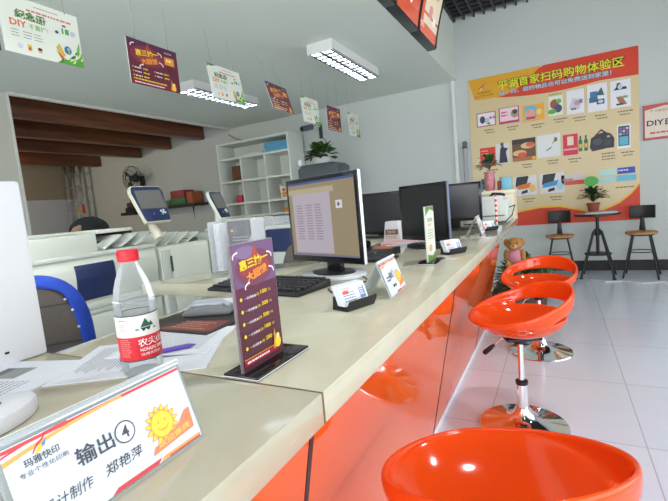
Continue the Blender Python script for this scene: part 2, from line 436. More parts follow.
# ================================================================== BOTTLE
t = thing('water_bottle', 'clear plastic water bottle with red cap standing on the counter', 'bottle', (-.592, .430, .9202))
b = MB(); K = 1.0
prof = [(0,.004),(.018,.002),(.026,.001),(.029,.006),(.0305,.014),(.0295,.020),(.0305,.026),(.0305,.105),(.0300,.110),(.0305,.116),(.0295,.124),(.027,.138),(.0225,.153),(.017,.166),(.0135,.174),(.0128,.180),(.0128,.190)]
b.lathe(prof, PET, 40)
b.tube([(.0306*math.cos(a)*1, .0306*math.sin(a), .121) for a in [2*PI*k/32 for k in range(32)]], .0008, PET, 6, True)
b.build('bottle_body', t, smooth=60)
b = MB(); b.lathe([(0,.005),(.0265,.004),(.0285,.012),(.0285,.10),(.0285,.112),(0,.112)], plastic_sheet('clear_water', (.8,.84,.86), .05), 36); b.build('water', t)
b = MB(); b.lathe([(.0155,.180),(.0160,.181),(.0160,.183),(.0152,.1835),(.0152,.196),(.0145,.1975),(0,.1978)], mat('red_cap_plastic', srgb(222, 30, 48), .4), 48)
for k in range(32):
    a = 2*PI*k/32; b.box(-.0004, .0004, -.0002, .0002, .1845, .1955, mat('red_cap_plastic', (1,0,0)))
    for vv in b.bm.verts[-8:]:
        x, y, z = vv.co; r_ = .01545+y; vv.co = (math.cos(a)*r_-math.sin(a)*x, math.sin(a)*r_+math.cos(a)*x, z)
b.build('cap', t)
b = MB(); rl = .0311
b.lathe([(rl,.028),(rl,.0298),(rl,.066),(rl,.098),(rl,.0998)], [mat('label_dark_line', srgb(50,66,60), .4), mat('label_red', srgb(206,34,46), .4), mat('label_white', srgb(226,222,218), .4), mat('label_dark_line', srgb(50,66,60), .4)], 160)
A0 = R(-34)
A = Art(b, (0,0,0), (1,0,0), (0,0,1), .00004, fn=lambda x, y, d: Vector(((rl+d+.00015)*math.cos(A0+x/rl), (rl+d+.00015)*math.sin(A0+x/rl), y)))
W_ = ink(244, 244, 244)
A.text('农夫山泉', -.004, .0500, .0125, W_, w=.056, bold=.012)
A.text('NONGFU SPRING', -.002, .0425, .0050, W_, w=.045, bold=.01)
A.text('饮用天然水', -.002, .0355, .0045, W_, w=.032, bold=.0)
gm = ink(26, 92, 62)
for px, s_ in ((.010,1.),( .018,.6)): A.band([(px+.008*s_*k/6, .080+.013*s_*(1-abs(k)/6)) for k in range(-6, 7)], [(px+.008*s_*k/6, .0799) for k in range(-6, 7)], gm)
A.band([(.002+.002*k, .079) for k in range(9)], [(.002+.002*k, .079-(0,.003,.006,.004,.002,.004,.006,.003,0)[k]) for k in range(9)], ink(30, 60, 60))
A.ell(-.003, .077, .003, .002, ink(110, 170, 150), 10); A.ell(.024, .076, .003, .002, ink(110, 170, 150), 10)
A.lines(-.030, .092, .013, 1, .002, .0016, ink(206, 90, 96)); 
for q in range(4): A.lines(-.030, .086-q*.003, .013, 1, .002, .0009, ink(214, 130, 134))
A.lines(-.032, .062, .018, 9, .0032, .0012, ink(232, 140, 140))
b.build('bottle_label', t, smooth=60)

# ================================================================== NAME PLATES (acrylic tents)
LOGOR, LOGOY, LOGOB, LOGOG = ink(206, 44, 70), ink(236, 200, 40), ink(70, 140, 200), ink(90, 170, 80)
GRY = ink(70, 74, 82); BK = ink(40, 40, 44)
def swoosh(A, x, y, s):
    A.band([(x+s*(0), y+s*.10), (x+s*.35, y+s*.52), (x+s*.75, y+s*.72), (x+s*1.1, y+s*1.0)], [(x, y), (x+s*.35, y+s*.38), (x+s*.75, y+s*.60), (x+s*1.1, y+s*.97)], LOGOR)
    A.band([(x+s*.12, y+s*.02), (x+s*.4, y+s*.30), (x+s*.62, y+s*.42)], [(x+s*.12, y-s*.06), (x+s*.4, y+s*.0), (x+s*.62, y+s*.18)], LOGOY)
    A.band([(x+s*.62, y+s*.42), (x+s*.8, y+s*.50), (x+s*.95, y+s*.62)], [(x+s*.62, y+s*.18), (x+s*.8, y+s*.28), (x+s*.95, y+s*.60)], LOGOB)
def sun(A, x, y, r):
    O_, Y_ = ink(236, 150, 60), ink(248, 206, 70)
    for k in range(15):
        a = 2*PI*k/15; c_, s_ = math.cos(a), math.sin(a)
        for rr, wd, m_ in ((1.52, .22, O_), (1.42, .15, Y_)):
            A.poly([(x+r*(c_*.95-s_*wd), y+r*(s_*.95+c_*wd)), (x+r*(c_*.95+s_*wd), y+r*(s_*.95-c_*wd)), (x+r*(c_*1.3+s_*wd*.7), y+r*(s_*1.3-c_*wd*.7)), (x+r*c_*rr, y+r*s_*rr), (x+r*(c_*1.3-s_*wd*.7), y+r*(s_*1.3+c_*wd*.7))], m_, False)
            A.L += 1
        A.L -= 2
    A.L += 2
    A.ell(x, y, r*1.03, r*1.03, O_, 28); A.ell(x, y, r*.95, r*.95, Y_, 28)
    A.ell(x-r*.3, y+r*.22, r*.07, r*.11, O_, 10, False); A.ell(x+r*.3, y+r*.22, r*.07, r*.11, O_, 10)
    A.band([(x-r*.5, y-r*.15), (x-r*.2, y-r*.38), (x+r*.2, y-r*.38), (x+r*.5, y-r*.15)], [(x-r*.5, y-r*.22), (x-r*.2, y-r*.48), (x+r*.2, y-r*.48), (x+r*.5, y-r*.22)], O_)
def nameplate(label, loc, rz, W, H, D, num, full, title='输出'):
    # local: front face looks to +X, text runs along +Y, origin at middle of front bottom edge
    t = thing('desk_name_plate', label, 'name plate', loc, rz, 'folded acrylic name plates on the counter')
    F = lambda s: (-D*.36*s, H*s)
    b = MB(); th = .0025
    xt, zt_ = F(1)
    prof = [(0,0),(xt,zt_),(xt-.004,zt_+.001),(-D,0),(-D+th,0),(xt-.003,zt_-.005),(-th,0)]
    L = math.hypot(xt, zt_)
    b.prism([(0,0),(-.003,0),(xt-.003,zt_-.004),(xt,zt_)], 'y', -W/2, W/2, ACRYL)
    b.prism([(xt-.001,zt_+.001),(xt-.003,zt_-.004),(-D,0),(-D-.003,0)], 'y', -W/2, W/2, ACRYL)
    b.tube([(xt-.001,-W/2,zt_-.001),(xt-.001,W/2,zt_-.001)], .0035, ACRYL, 10)
    b.build('acrylic_stand', t, smooth=30)
    b = MB(); u = Vector((0,1,0)); v = Vector((xt,0,zt_)).normalized()
    A = Art(b, (.0008, -W/2, 0), u, v, .00005)
    m = .004*H/.09; w = W-2*m; h = L-2.6*m
    def q(x, y): return (m+x*w, m+y*h)
    A.poly([q(0,0), q(1,0), q(1,1), q(0,1)], ink(218, 224, 234)); 
    n = 12
    OR_, RD_, PK_ = ink(240, 170, 90), ink(214, 70, 74), ink(246, 214, 210)
    A.band([q(k/n, .97) for k in range(n+1)], [q(k/n, .97-.30*math.sin(PI*(k/n)**.8)*(.4+.6*k/n)) for k in range(n+1)], PK_)
    A.band([q(k/n, .99) for k in range(n+1)], [q(k/n, .955) for k in range(n+1)], RD_)
    A.band([q(k/n*.6, .985-.10*(1-k/n)**2) for k in range(n+1)], [q(k/n*.6, .955-.12*(1-k/n)**2) for k in range(n+1)], OR_)
    A.band([q(k/n*.3, 1-.06*(1-k/n)**2) for k in range(n+1)], [q(k/n*.3, .98-.06*(1-k/n)**2) for k in range(n+1)], RD_)
    A.band([q(.42,.05), q(.70,.05)], [q(.38,0), q(.67,0)], RD_); A.band([q(.715,.05), q(.99,.05)], [q(.685,0), q(.99,0)], OR_)
    A.band([q(.75,.02), q(.99,.02)], [q(.745,0), q(.99,0)], RD_)
    swoosh(A, *q(.12,.83), .075*w)
    if full:
        A.text('玛雅快印', *q(.075,.735), .085*h, GRY, w=.155*w, bold=.01); A.text('专业个性化印刷', *q(.045,.655), .055*h, GRY, w=.215*w)
        A.text('设计制作', *q(.08,.22), .13*h, GRY, w=.235*w, shear=.2)
        A.text('郑艳萍', *q(.385,.22), .13*h, BK, w=.215*w, shear=.2)
    else:
        A.lines(*q(.10,.52), .25*w, 2, .09*h, .04*h, GRY); A.lines(*q(.30,.20), .25*w, 1, .1*h, .08*h, GRY)
    A.text(title, *q(.28,.47), .20*h, GRY, w=.20*w, bold=.015)
    cx_, cy_ = q(.55,.57); r_ = .13*h
    A.ell(cx_, cy_, r_, r_, GRY, 28); A.ell(cx_, cy_, r_*.88, r_*.88, ink(218, 224, 234), 28)
    A.text(num, cx_, cy_-r_*.55, r_*1.1, GRY, al='c', bold=.02)
    sun(A, *q(.77,.42), .165*h)
    OB = ink(238, 132, 92)
    A.poly([q(.655,.12), q(.965,.17), q(.975,.44), q(.93,.42), q(.87,.30), q(.80,.27), q(.74,.22), q(.68,.20)], OB)
    if full: A.text('欢迎惠顾', *q(.70,.155), .075*h, ink(248, 214, 90), w=.24*w, ang=.08)
    b.build('printed_card', t, smooth=0)
    return t
nameplate('large acrylic name plate in front of the water bottle, printed with a 4', (-.350, .227, .9202), 0, .178, .083, .080, '4', True)
nameplate('acrylic name plate folded like a tent beside the first business card holder', (-.362, 1.012, .9202), R(3), .140, .088, .085, '3', False)
nameplate('acrylic name plate near the third monitor and the red and white pen', (-.36, 2.42, .9202), R(3), .17, .10, .085, '2', False)

# ================================================================== UPRIGHT SIGN STANDS
MAR = ink(92, 40, 62); MARD = ink(66, 26, 44); YEL = ink(240, 200, 50); GOLD = ink(214, 150, 50)
def maroon_title(A, x, y, s):
    A.ell(x, y, s*1.0, s*.42, ink(150, 62, 60), 24); A.poly([(x-s*.3,y+s*.3),(x+s*.1,y+s*1.0),(x+s*.35,y+s*.25)], ink(168, 70, 56))
    for sx, sy, rr in ((-1, .55, 1), (.85, .35, -1), (-.45, -.75, 1), (.9, -.3, -1)):
        A.band([(x+s*(sx+.35*math.cos(a)), y+s*(sy+.22*math.sin(a))) for a in [R(90+rr*k*18) for k in range(7)]], [(x+s*(sx+.28*math.cos(a)), y+s*(sy+.15*math.sin(a))) for a in [R(90+rr*k*18) for k in range(7)]], ink(236, 226, 224))
    A.text('惠三抽一', x-s*.02, y+s*.06, s*.42, ink(150, 84, 20), w=s*1.9, bold=.07, al='c', ang=.12); A.text('惠三抽一', x-s*.02, y+s*.06, s*.42, YEL, w=s*1.9, bold=.03, al='c', ang=.12)
    A.text('大回馈', x+s*.1, y-s*.42, s*.38, ink(224, 104, 40), w=s*1.4, bold=.06, al='c', ang=.2); A.text('大回馈', x+s*.1, y-s*.42, s*.38, ink(244, 170, 60), w=s*1.4, bold=.0, al='c', ang=.2)
def statues(A, x, y, s):
    A.poly([(x,y),(x+s*.5,y),(x+s*.42,y+s*.7),(x+s*.28,y+s*1.5),(x+s*.16,y+s*.7)], GOLD); A.ell(x+s*.6, y+s*.35, s*.34, s*.4, YEL, 14); A.ell(x+s*.62, y+s*.8, s*.2, s*.22, ink(236, 214, 150), 12)
t = thing('sign_stand', 'tall maroon price sign on a black base behind the name plate', 'sign stand', (-.411, .517, .9202), 0)
b = MB(); b.box(-.032, .032, -.068, .072, 0, .006, BLKG, .0015); b.box(-.0325, .0325, -.0685, .0725, .0018, .0032, mat('base_edge_white', srgb(225, 225, 225), .2)); b.build('sign_base', t)
b = MB(); b.box(-.003, .003, -.062, .040, .006, .195, ACRYL, .0008); b.build('acrylic_panel', t)
b = MB(); b.box(-.0012, .0033, -.0605, .0385, .007, .1935, MAR)
A = Art(b, (.0033, -.0605, .007), (0,1,0), (0,0,1), .00005); w, h = .099, .1865
A.rect(0, h*.66, w, h*.34, ink(112, 82, 118)); A.ell(w*.5, h*.80, w*.46, h*.15, ink(116, 60, 84)); A.ell(w*.3, h*.93, w*.25, h*.05, ink(128, 104, 138)); A.rect(0, 0, w, h*.50, ink(86, 40, 56))
A.rect(0, h*.0, w*.88, h*.32, ink(82, 36, 48))
maroon_title(A, w*.5, h*.795, w*.37)
WT = ink(230, 226, 230)
for k, (n1, n2) in enumerate((('100','2'), ('300','3'), ('500','5'), ('1000','10'), ('2000','20'))):
    yy = h*(.56-.098*k); A.ell(w*.09, yy+h*.012, w*.028, w*.028, YEL, 12)
    A.text('一次消费满', w*.16, yy, h*.022, WT, w=w*.27, bold=.01); A.text('送', w*.44, yy+h*.003, h*.024, YEL, w=w*.08)
    A.text(n1, w*.55, yy+h*.006, h*.034, YEL, w=w*.16, bold=.02); A.text('元', w*.74, yy+h*.012, h*.02, YEL, w=w*.07)
A.rect(0, h*.045, w*.82, h*.052, ink(150, 24, 44)); A.rect(0, h*.097, w*.82, h*.004, YEL); A.lines(w*.06, h*.062, w*.72, 1, .01, h*.016, WT)
statues(A, w*.72, h*.07, w*.22)
b.build('printed_card', t, smooth=0)
# second upright sign further along
t = thing('sign_stand', 'narrow green and white upright sign on a black base near the telephone', 'sign stand', (-.405, 1.492, .9202), R(-1))
b = MB(); b.box(-.034, .034, -.07, .07, 0, .006, BLKG, .0015); b.box(-.0345, .0345, -.0705, .0705, .0018, .0032, mat('base_edge_white', srgb(225, 225, 225), .2)); b.build('sign_base', t)
b = MB(); b.box(-.003, .003, -.052, .052, .006, .200, ACRYL, .0008); b.build('acrylic_panel', t)
b = MB(); b.box(-.0012, .0033, -.0505, .0505, .007, .1985, ink(222, 226, 210))
A = Art(b, (.0033, -.0505, .007), (0,1,0), (0,0,1), .00005); w, h = .101, .1915
A.poly([(0,h),(w,h),(w,h*.90),(w*.5,h*.95),(0,h*.84)], ink(100, 140, 70)); A.text('纪念册', w*.2, h*.72, h*.08, ink(70, 110, 50), w=w*.6, bold=.02); A.text('DIY', w*.25, h*.64, h*.05, ink(220, 110, 60), w=w*.4, bold=.02)
for k in range(4): A.lines(w*.15, h*(.56-.05*k), w*.7, 1, .01, h*.015, ink(140, 140, 130))
A.ell(w*.4, h*.24, w*.2, h*.07, ink(210, 170, 120)); A.poly([(0,0),(w,0),(w,h*.16),(w*.6,h*.08),(0,h*.14)], ink(96, 140, 60)); 
b.build('printed_card', t, smooth=0)

# ================================================================== BUSINESS CARD HOLDERS
def cardholder(label, loc, rz):
    t = thing('business_card_holder', label, 'card holder', loc, rz, 'black business card holders on the counter')
    b = MB()
    pr = [(-.030,0),(.024,0),(.034,.016),(.036,.026),(.033,.027),(.022,.006),(-.012,.006),(-.022,.034),(-.026,.034)]
    b.prism([(-p[0], p[1]) for p in pr], 'x', -.048, .048, BLK, 0)
    # side curls
    b.build('holder', t, smooth=25)
    b = MB(); nrm = Vector((0,-.93,.37)); up = Vector((0,.37,.93))
    for k in range(7):
        o_ = Vector((-.044, -.012+.0042*k, .010)); a = o_; 
        b.poly([a, a+Vector((.088,0,0)), a+Vector((.088,0,0))+up*.053, a+up*.053], PAPER)
    b.prism([(-.012+.0, .010), (.014, .010), (.014+.02, .010+.048), (.008, .0595)], 'x', -.0438, .0438, PAPER)
    A = Art(b, (-.044,-.0125,.010), (1,0,0), up, .0002)
    A.rect(0,0,.088,.053, ink(228, 232, 238)); A.text('玛雅快印', .006, .040, .008, ink(200, 70, 60), w=.030); A.lines(.006, .032, .05, 4, .007, .0025, ink(90, 110, 150)); A.rect(.062, .012, .020, .030, ink(120, 140, 180)); A.rect(.006, .030, .02, .009, ink(220, 90, 60))
    A.lines(.064, .038, .016, 4, .006, .003, ink(230, 232, 240))
    b.build('business_cards', t, smooth=0)
    t.scale = (.9, .9, .9)
    return t
ch = cardholder('black holder of white business cards between keyboard and tent name plate', (-.420, .862, .9202), R(70))
copy_thing(ch, (-.372, 1.70, .9202), R(56), 'black holder of business cards behind the green and white upright sign')
copy_thing(ch, (-.36, 2.63, .9202), R(50), 'small black card holder beside the farthest acrylic name plate')

# ================================================================== MONITORS
def monitor(label, loc, rz, W, H, z0, bezel, side, screen='off', tilt=0., base=True):
    # local: screen looks to -Y, origin on desk under centre; z0 = bottom of panel above desk
    t = thing('computer_monitor', label, 'monitor', loc, rz)
    b = MB(); bz = .014; d = .013
    Rt = Matrix.Rotation(tilt, 4, 'X'); b.T = Matrix.Translation((0,0,z0)) @ Rt
    b.box(-W/2, W/2, 0, d, 0, H, side, .003)
    b.box(-W/2+.001, W/2-.001, -.004, .004, .001, H-.001, bezel, .001)
    b.prism([(-W*.32, d), (W*.32, d), (W*.22, d+.03), (-W*.22, d+.03)], 'z', H*.15, H*.85, BLK)
    b.build('screen_housing', t, smooth=30)
    b = MB(); b.T = Matrix.Translation((0,0,z0)) @ Rt
    x0, x1, zz0, zz1 = -W/2+bz, W/2-bz, bz*1.5, H-bz
    if screen == 'off': b.box(x0, x1, -.0052, -.0045, zz0, zz1, mat('dark_lcd_glass', srgb(30, 31, 36), .22, spec=.6))
    else:
        S = lambda n, r, g, bb: mat('lit_screen_'+n, (0,0,0), .3, emis=srgb(r, g, bb), estr=.66)
        b.box(x0, x1, -.0052, -.0045, zz0, zz1, S('tan', 160, 144, 116))
        A = Art(b, (x0, -.0052, zz0), (1,0,0), (0,0,1), .0002); w, h = x1-x0, zz1-zz0
        A.rect(0, h*.97, w, h*.03, S('blue', 70, 90, 150)); A.rect(w*.06, h*.04, w*.60, h*.80, S('page', 190, 180, 192)); A.rect(0, h*.84, w*.72, h*.07, S('bar', 190, 176, 150))
        for cx_ in (.12, .28, .42): A.lines(w*cx_, h*.68, w*.11, 14, h*.035, h*.012, S('txt', 128, 116, 138))
        A.rect(w*.74, h*.62, w*.09, h*.10, S('icon', 226, 224, 226)); A.rect(w*.765, h*.65, w*.03, h*.04, S('blue', 70, 90, 150)); A.rect(0, 0, w, h*.025, S('bar2', 120, 120, 150))
    b.build('display', t, smooth=0)
    b = MB(); b.box(-.035, .035, .03, .05, .01, z0+H*.4, bezel if base == 'w' else BLK, .004); b.box(-.03,.03,.02,.045,z0+H*.2,z0+H*.42,BLK); b.build('neck', t)
    b = MB(); n = 36
    pts = [(.125*math.cos(2*PI*k/n), .03+.095*math.sin(2*PI*k/n)) for k in range(n)]
    b.prism(pts, 'z', 0, .012, side if base == 'w' else BLK, .003)
    if base == 'w': b.prism([(.085*math.cos(2*PI*k/n), .03+.06*math.sin(2*PI*k/n)) for k in range(n)], 'z', .012, .016, BLK, 0)
    b.build('foot', t, smooth=30)
    return t
WSIDE = mat('white_gloss_plastic', srgb(226, 228, 232), .15, coat=.5)
monitor('lit computer monitor showing a document, nearest on the counter', (-.680, 1.212, .9202), R(-21.5), .362, .283, .050, BLKG, WSIDE, 'on', 0, 'w')
monitor('dark monitor beside the green and white upright sign, screen off', (-.550, 1.93, .9202), R(-35), .335, .262, .030, BLKG, SLATE, 'off')
monitor('farthest monitor, screen off, next to the cream cabinet', (-.60, 2.78, .9202), R(-6), .375, .24, .055, BLKG, mat('blue_grey_plastic', srgb(84, 102, 134), .35), 'off')
monitor('dark monitor standing on the desk wing behind the brochure block', (-.99, 2.50, .9202), R(-5), .50, .262, .02, BLKG, BLK, 'off')

# ================================================================== KEYBOARD, MOUSE, PAPERS
t = thing('keyboard', 'black computer keyboard in front of the lit monitor', 'keyboard', (-.795, 1.03, .9202), R(-8))
b = MB(); b.prism([(-.075,0),(.078,0),(.078,.022),(.06,.024),(-.07,.010),(-.075,.007)], 'x', -.19, .19, BLK, .003); b.build('keyboard_case', t)
b = MB(); rr = random.Random(3)
KM = mat('key_plastic', (.02, .02, .022), .35)
for r_ in range(6):
    y = -.058+r_*.0205+(.004 if r_ == 5 else 0); zb = .010+(y+.07)/.13*.0135
    x = -.182
    while x < .175:
        wk = .0175
        if r_ == 0 and -.12 < x < -.02: wk = .10
        if not (.068 < x < .078): b.box(x, x+wk-.003, y, y+.0165, zb-.001, zb+.007, KM, .0015, 1)
        x += wk
b.build('keys', t)
o = MB()
o.tube([(-.58, 1.03, .924), (-.55, .99, .9235), (-.51, .97, .9235), (-.50, 1.03, .9235), (-.53, 1.09, .9235), (-.50, 1.14, .9235), (-.55, 1.21, .924)], .0022, BLK, 8)
tag(o.build('keyboard_cable'), 'thin black cable curling from the keyboard to the lit monitor', 'cable')

def sheet(name, label, loc, rz, w, h, th, draw=None, m=PAPER, cat='paper', group=None):
    b = MB(); b.box(-w/2, w/2, -h/2, h/2, 0, th, m)
    if draw: draw(Art(b, (-w/2, -h/2, th), (1,0,0), (0,1,0), .0001), w, h)
    return tag(b.build(name, loc=loc, rot=(0,0,rz), smooth=0), label, cat, group)
def d_doc(A, w, h):
    A.rect(w*.12, h*.52, w*.5, h*.34, ink(90, 92, 92)); A.rect(w*.15, h*.54, w*.30, h*.28, ink(150, 152, 146)); A.poly([(w*.2,h*.56),(w*.4,h*.78),(w*.55,h*.56)], ink(196, 198, 196))
    A.lines(w*.12, h*.45, w*.76, 16, h*.024, h*.007, ink(120, 120, 124))
sheet('printed_document', 'white printed document with a dark picture lying behind the water bottle', (-.655, .485, .9202), R(-58), .19, .25, .0015, d_doc)
def d_txt(A, w, h): A.lines(w*.12, h*.86, w*.76, 30, h*.026, h*.007, ink(130, 130, 134))
sheet('text_page', 'white page of text under the purple pen, beside the price sign', (-.665, .560, .9202), R(-68), .16, .19, .0030, d_txt)
t = MB(); t.cyl((0,-.055,0), (0,.058,0), .0042, mat('purple_pen_plastic', srgb(106, 78, 178), .3), seg=10); t.cyl((0,.058,0), (0,.070,0), .004, mat('purple_pen_plastic', (0,0,0)), r1=.001, seg=10); t.box(-.0015, .0015, -.05, -.015, .0038, .006, mat('purple_pen_plastic', (0,0,0)))
tag(t.build('ballpoint_pen', loc=(-.636, .487, .9278), rot=(0,0,R(-38))), 'purple ballpoint pen lying on the page of text', 'pen')
def d_form(A, w, h):
    A.rect(w*.18, h*.30, w*.26, h*.30, ink(140, 142, 140)); A.rect(w*.2, h*.32, w*.2, h*.08, ink(90, 90, 90)); A.lines(w*.5, h*.8, w*.36, 10, h*.05, h*.014, ink(120, 122, 124))
sheet('printed_form', 'white form with a grey picture beside the white computer case', (-.815, .325, .9202), R(-72), .18, .20, .0020, d_form)
# rounded white dispenser at the left edge
b = MB(); b.prism([(.045*math.cos(2*PI*k/30), .065*math.sin(2*PI*k/30)) for k in range(30)], 'z', 0, .022, WHT, .006)
b.ball((-.005,.01,.02), (.012,.018,.008), mat('blue_button', srgb(40, 40, 150), .3))
tag(b.build('computer_mouse', loc=(-.640, .235, .9202), rot=(0,0,R(20))), 'white rounded computer mouse at the left edge behind the name plate', 'mouse')
# mouse mat + grey device
def d_pad(A, w, h):
    A.rect(.004, .004, w-.008, h-.008, ink(52, 46, 46)); A.poly([(w*.3,.01),(w*.95,.02),(w*.9,h*.5),(w*.5,h*.4)], ink(130, 60, 50)); A.lines(w*.4, h*.35, w*.45, 4, h*.07, h*.03, ink(190, 140, 120)); A.ell(w*.85, h*.8, w*.1, h*.1, ink(150, 80, 60))
sheet('mouse_mat', 'dark mouse mat with red print under the grey telephone handset', (-.735, .700, .9202), R(0), .22, .20, .004, d_pad, mat('mat_rubber', srgb(46, 42, 44), .8), 'mouse mat')
sheet('loose_papers', 'loose white papers behind the grey telephone handset', (-.830, .850, .9202), R(25), .12, .07, .004)
b = MB()
b.prism([(-.070,0),(.070,0),(.078,.012),(.05,.026),(.0,.032),(-.06,.022),(-.078,.010)], 'y', -.028, .028, MGREY, .007)
b.box(-.05, .05, -.012, .012, .026, .036, SILV, .006); b.tube([(-.07,0,.018),(-.04,.01,.036),(.03,.01,.038),(.068,.0,.022)], .008, mat('light_grey_plastic', srgb(160, 164, 168), .35), 10)
oo = b.build('telephone_handset', loc=(-.745, .735, .9245), rot=(0,0,R(24))); oo.scale = (.8, .8, .8)
tag(oo, 'grey telephone handset lying on the dark mouse mat', 'handset')
# black telephone
t = thing('desk_telephone', 'flat black desk telephone between the lit monitor and the upright sign', 'telephone', (-.715, 1.70, .9202), R(-8))
b = MB(); b.prism([(-.075,0),(.075,0),(.075,.030),(-.075,.012)], 'x', -.095, .095, BLK, .003); b.build('phone_body', t)
b = MB(); b.T = Matrix.Rotation(.12, 4, 'X'); b.tube([(-.065,-.07,.030),(-.065,-.04,.045),(-.065,.04,.045),(-.065,.07,.035)], [.018,.014,.014,.018], BLKG, 10); b.build('handset', t)
b = MB(); b.T = Matrix.Translation((0,0,.021)) @ Matrix.Rotation(.12, 4, 'X')
for i in range(3):
    for j in range(4): b.box(-.01+i*.022, .006+i*.022, -.055+j*.018, -.043+j*.018, 0, .004, DGREY)
b.box(-.02, .07, .03, .055, .0, .003, mat('orange_print', srgb(210, 110, 60), .5)); b.build('keypad', t)
b = MB(); b.prism([(-.06,0),(.07,.0),(.07,.008),(-.06,.014)], 'x', -.11, .11, BLK, .003)
tag(b.build('black_wallet', loc=(-.68, 1.555, .9202), rot=(0,0,R(4))), 'flat black folder lying in front of the desk telephone', 'folder')
# brochures & papers on the wing
b = MB(); b.prism([(-.055,0),(.055,0),(.038,.11),(-.038,.11)], 'y', -.03, .03, WHT, .003)
A = Art(b, (-.04,-.0302,.035), (1,0,0), (0,0,1), .0003); A.rect(0,0,.08,.03, ink(120, 90, 80)); A.text('快印', .012, .006, .018, ink(228, 200, 120), w=.05); A.lines(.0, -.012, .08, 2, .01, .004, ink(180, 130, 90))
tag(b.build('brochure_block', loc=(-.83, 2.30, .9202), rot=(0,0,R(-6))), 'white wedge shaped brochure block with a printed strip before the rear monitor', 'brochure holder')
sheet('pink_slips', 'pink paper slips on the desk wing behind the telephone', (-.76, 2.19, .9202), R(10), .19, .13, .006, None, mat('pink_paper', srgb(226, 176, 182), .8))
sheet('open_booklet', 'open white booklet on the counter in front of the pink slips', (-.66, 2.05, .9202), R(-20), .20, .14, .004, d_txt)
# red white pen stand
t = thing('pen_stand', 'red and white striped counter pen standing in a clear round foot', 'pen stand', (-.345, 2.86, .9202))
b = MB(); b.lathe([(0,0),(.033,0),(.033,.004),(.010,.008),(.006,.016),(0,.016)], SILV, 24); b.build('stand_foot', t)
b = MB(); 
for k in range(11): b.cyl((0,0,.014+k*.016), (0,0,.030+k*.016), .0065, ink(214, 60, 50) if k % 2 else ink(236, 224, 210), seg=12)
b.cyl((0,0,.19), (0,0,.205), .006, ink(214, 60, 50), r1=.002, seg=12); b.build('striped_pen', t)

# white label printer before the cabinet
t = thing('label_printer', 'white desktop printer at the far end of the counter', 'printer', (-.455, 3.28, .9202), R(0))
b = MB(); b.prism([(-.14,0),(.14,0),(.14,.13),(.05,.165),(-.14,.165)], 'x', -.13, .15, CREAM2, .012); b.box(-.12, .13, -.143, -.139, .05, .056, GAP); b.build('printer_body', t)
b = MB(); b.prism([(-.12,0),(.12,0),(.10,.022),(-.10,.026)], 'x', -.10, .12, WHT, .008); o = b.build('printer_lid', t); o.location = (0, 0, .163)
b = MB(); b.tube([(.03,-.05,.185),(.05,-.06,.205),(.10,-.06,.20),(.13,-.06,.19)], .010, BLK, 10); b.build('printer_handle', t)
b = MB(); b.tube([(.148,-.02,.10),(.19,-.05,.115),(.175,-.1,.05),(.14,-.16,.012),(0,-.18,.006),(-.14,-.17,.006)], .004, BLK, 8); b.build('power_cable', t)

# ================================================================== WHITE CASE, LEFT
t = thing('computer_case', 'large white computer case cut off by the left edge of the picture', 'computer case', (0, 0, .9202))
b = MB(); b.box(-1.09, -.893, .02, .447, 0, .335, WHT, .006); b.build('case_body', t)
b = MB(); b.box(-.8935, -.892, .375, .382, .022, .026, BLK); b.build('case_slot', t)
b = MB(); b.box(-1.07, -.98, .450, .47, .24, .32, SILV, .006); b.build('rear_latch', t)

# ================================================================== OFFICE CHAIRS
def office_chair(label, loc, rz):
    t = thing('office_chair', label, 'office chair', loc, rz, 'brown quilted office chairs behind the counter')
    b = MB(); n = 40; W, H = .235, .52
    def outl(s):
        pts = []
        for k in range(n):
            a = 2*PI*k/n; c_, s_ = math.cos(a), math.sin(a); e = .62
            pts.append((W*s*abs(c_)**e*(1 if c_ > 0 else -1)*(1-.12*(s_+1)/2), H/2+H/2*s*abs(s_)**e*(1 if s_ > 0 else -1)))
        return pts
    layers = [(.90,-.035),(1.0,-.015),(1.0,.02),(.90,.035)]
    rg = [[b.v((p[0], y, p[1]+.46)) for p in outl(s)] for s, y in layers]
    for i in range(3):
        for k in range(n): b.face([rg[i][k], rg[i][(k+1) % n], rg[i+1][(k+1) % n], rg[i+1][k]], FABB)
    b.face(rg[0], FABB); b.face(rg[-1][::-1], FABB)
    b.box(-.002,.002,-.038,-.034,.50,.98,DGREY); b.box(-.20,.20,-.038,-.034,.735,.739,DGREY); b.box(-.20,.20,-.038,-.034,.88,.884,DGREY)
    b.build('backrest', t, smooth=60)
    b = MB(); b.box(-.24, .24, .04, .48, .42, .50, FABB, .03); b.build('chair_seat', t)
    b = MB(); b.cyl((0,.26,.08), (0,.26,.42), .025, BLK); b.box(-.03,.03,.02,.2,.40,.425,BLK); b.box(-.03,.03,.02,.05,.40,.6,BLK); b.build('gas_column', t)
    for k in range(5):
        a = 2*PI*k/5+.3; b = MB(); e = (.28*math.cos(a), .26+.28*math.sin(a), .07)
        b.tube([(0,.26,.09), e], [.022,.014], BLK, 8); b.ball((e[0], e[1], .03), .03, BLK, 10, 8); b.build('chair_leg', t)
    return t
oc = office_chair('brown quilted office chair with a blue jacket over it, left of the bottle', (-1.76, .80, 0), R(48))
o2 = copy_thing(oc, (-1.17, 1.84, 0), R(100), 'brown office chair behind the price sign, beside the keyboard')
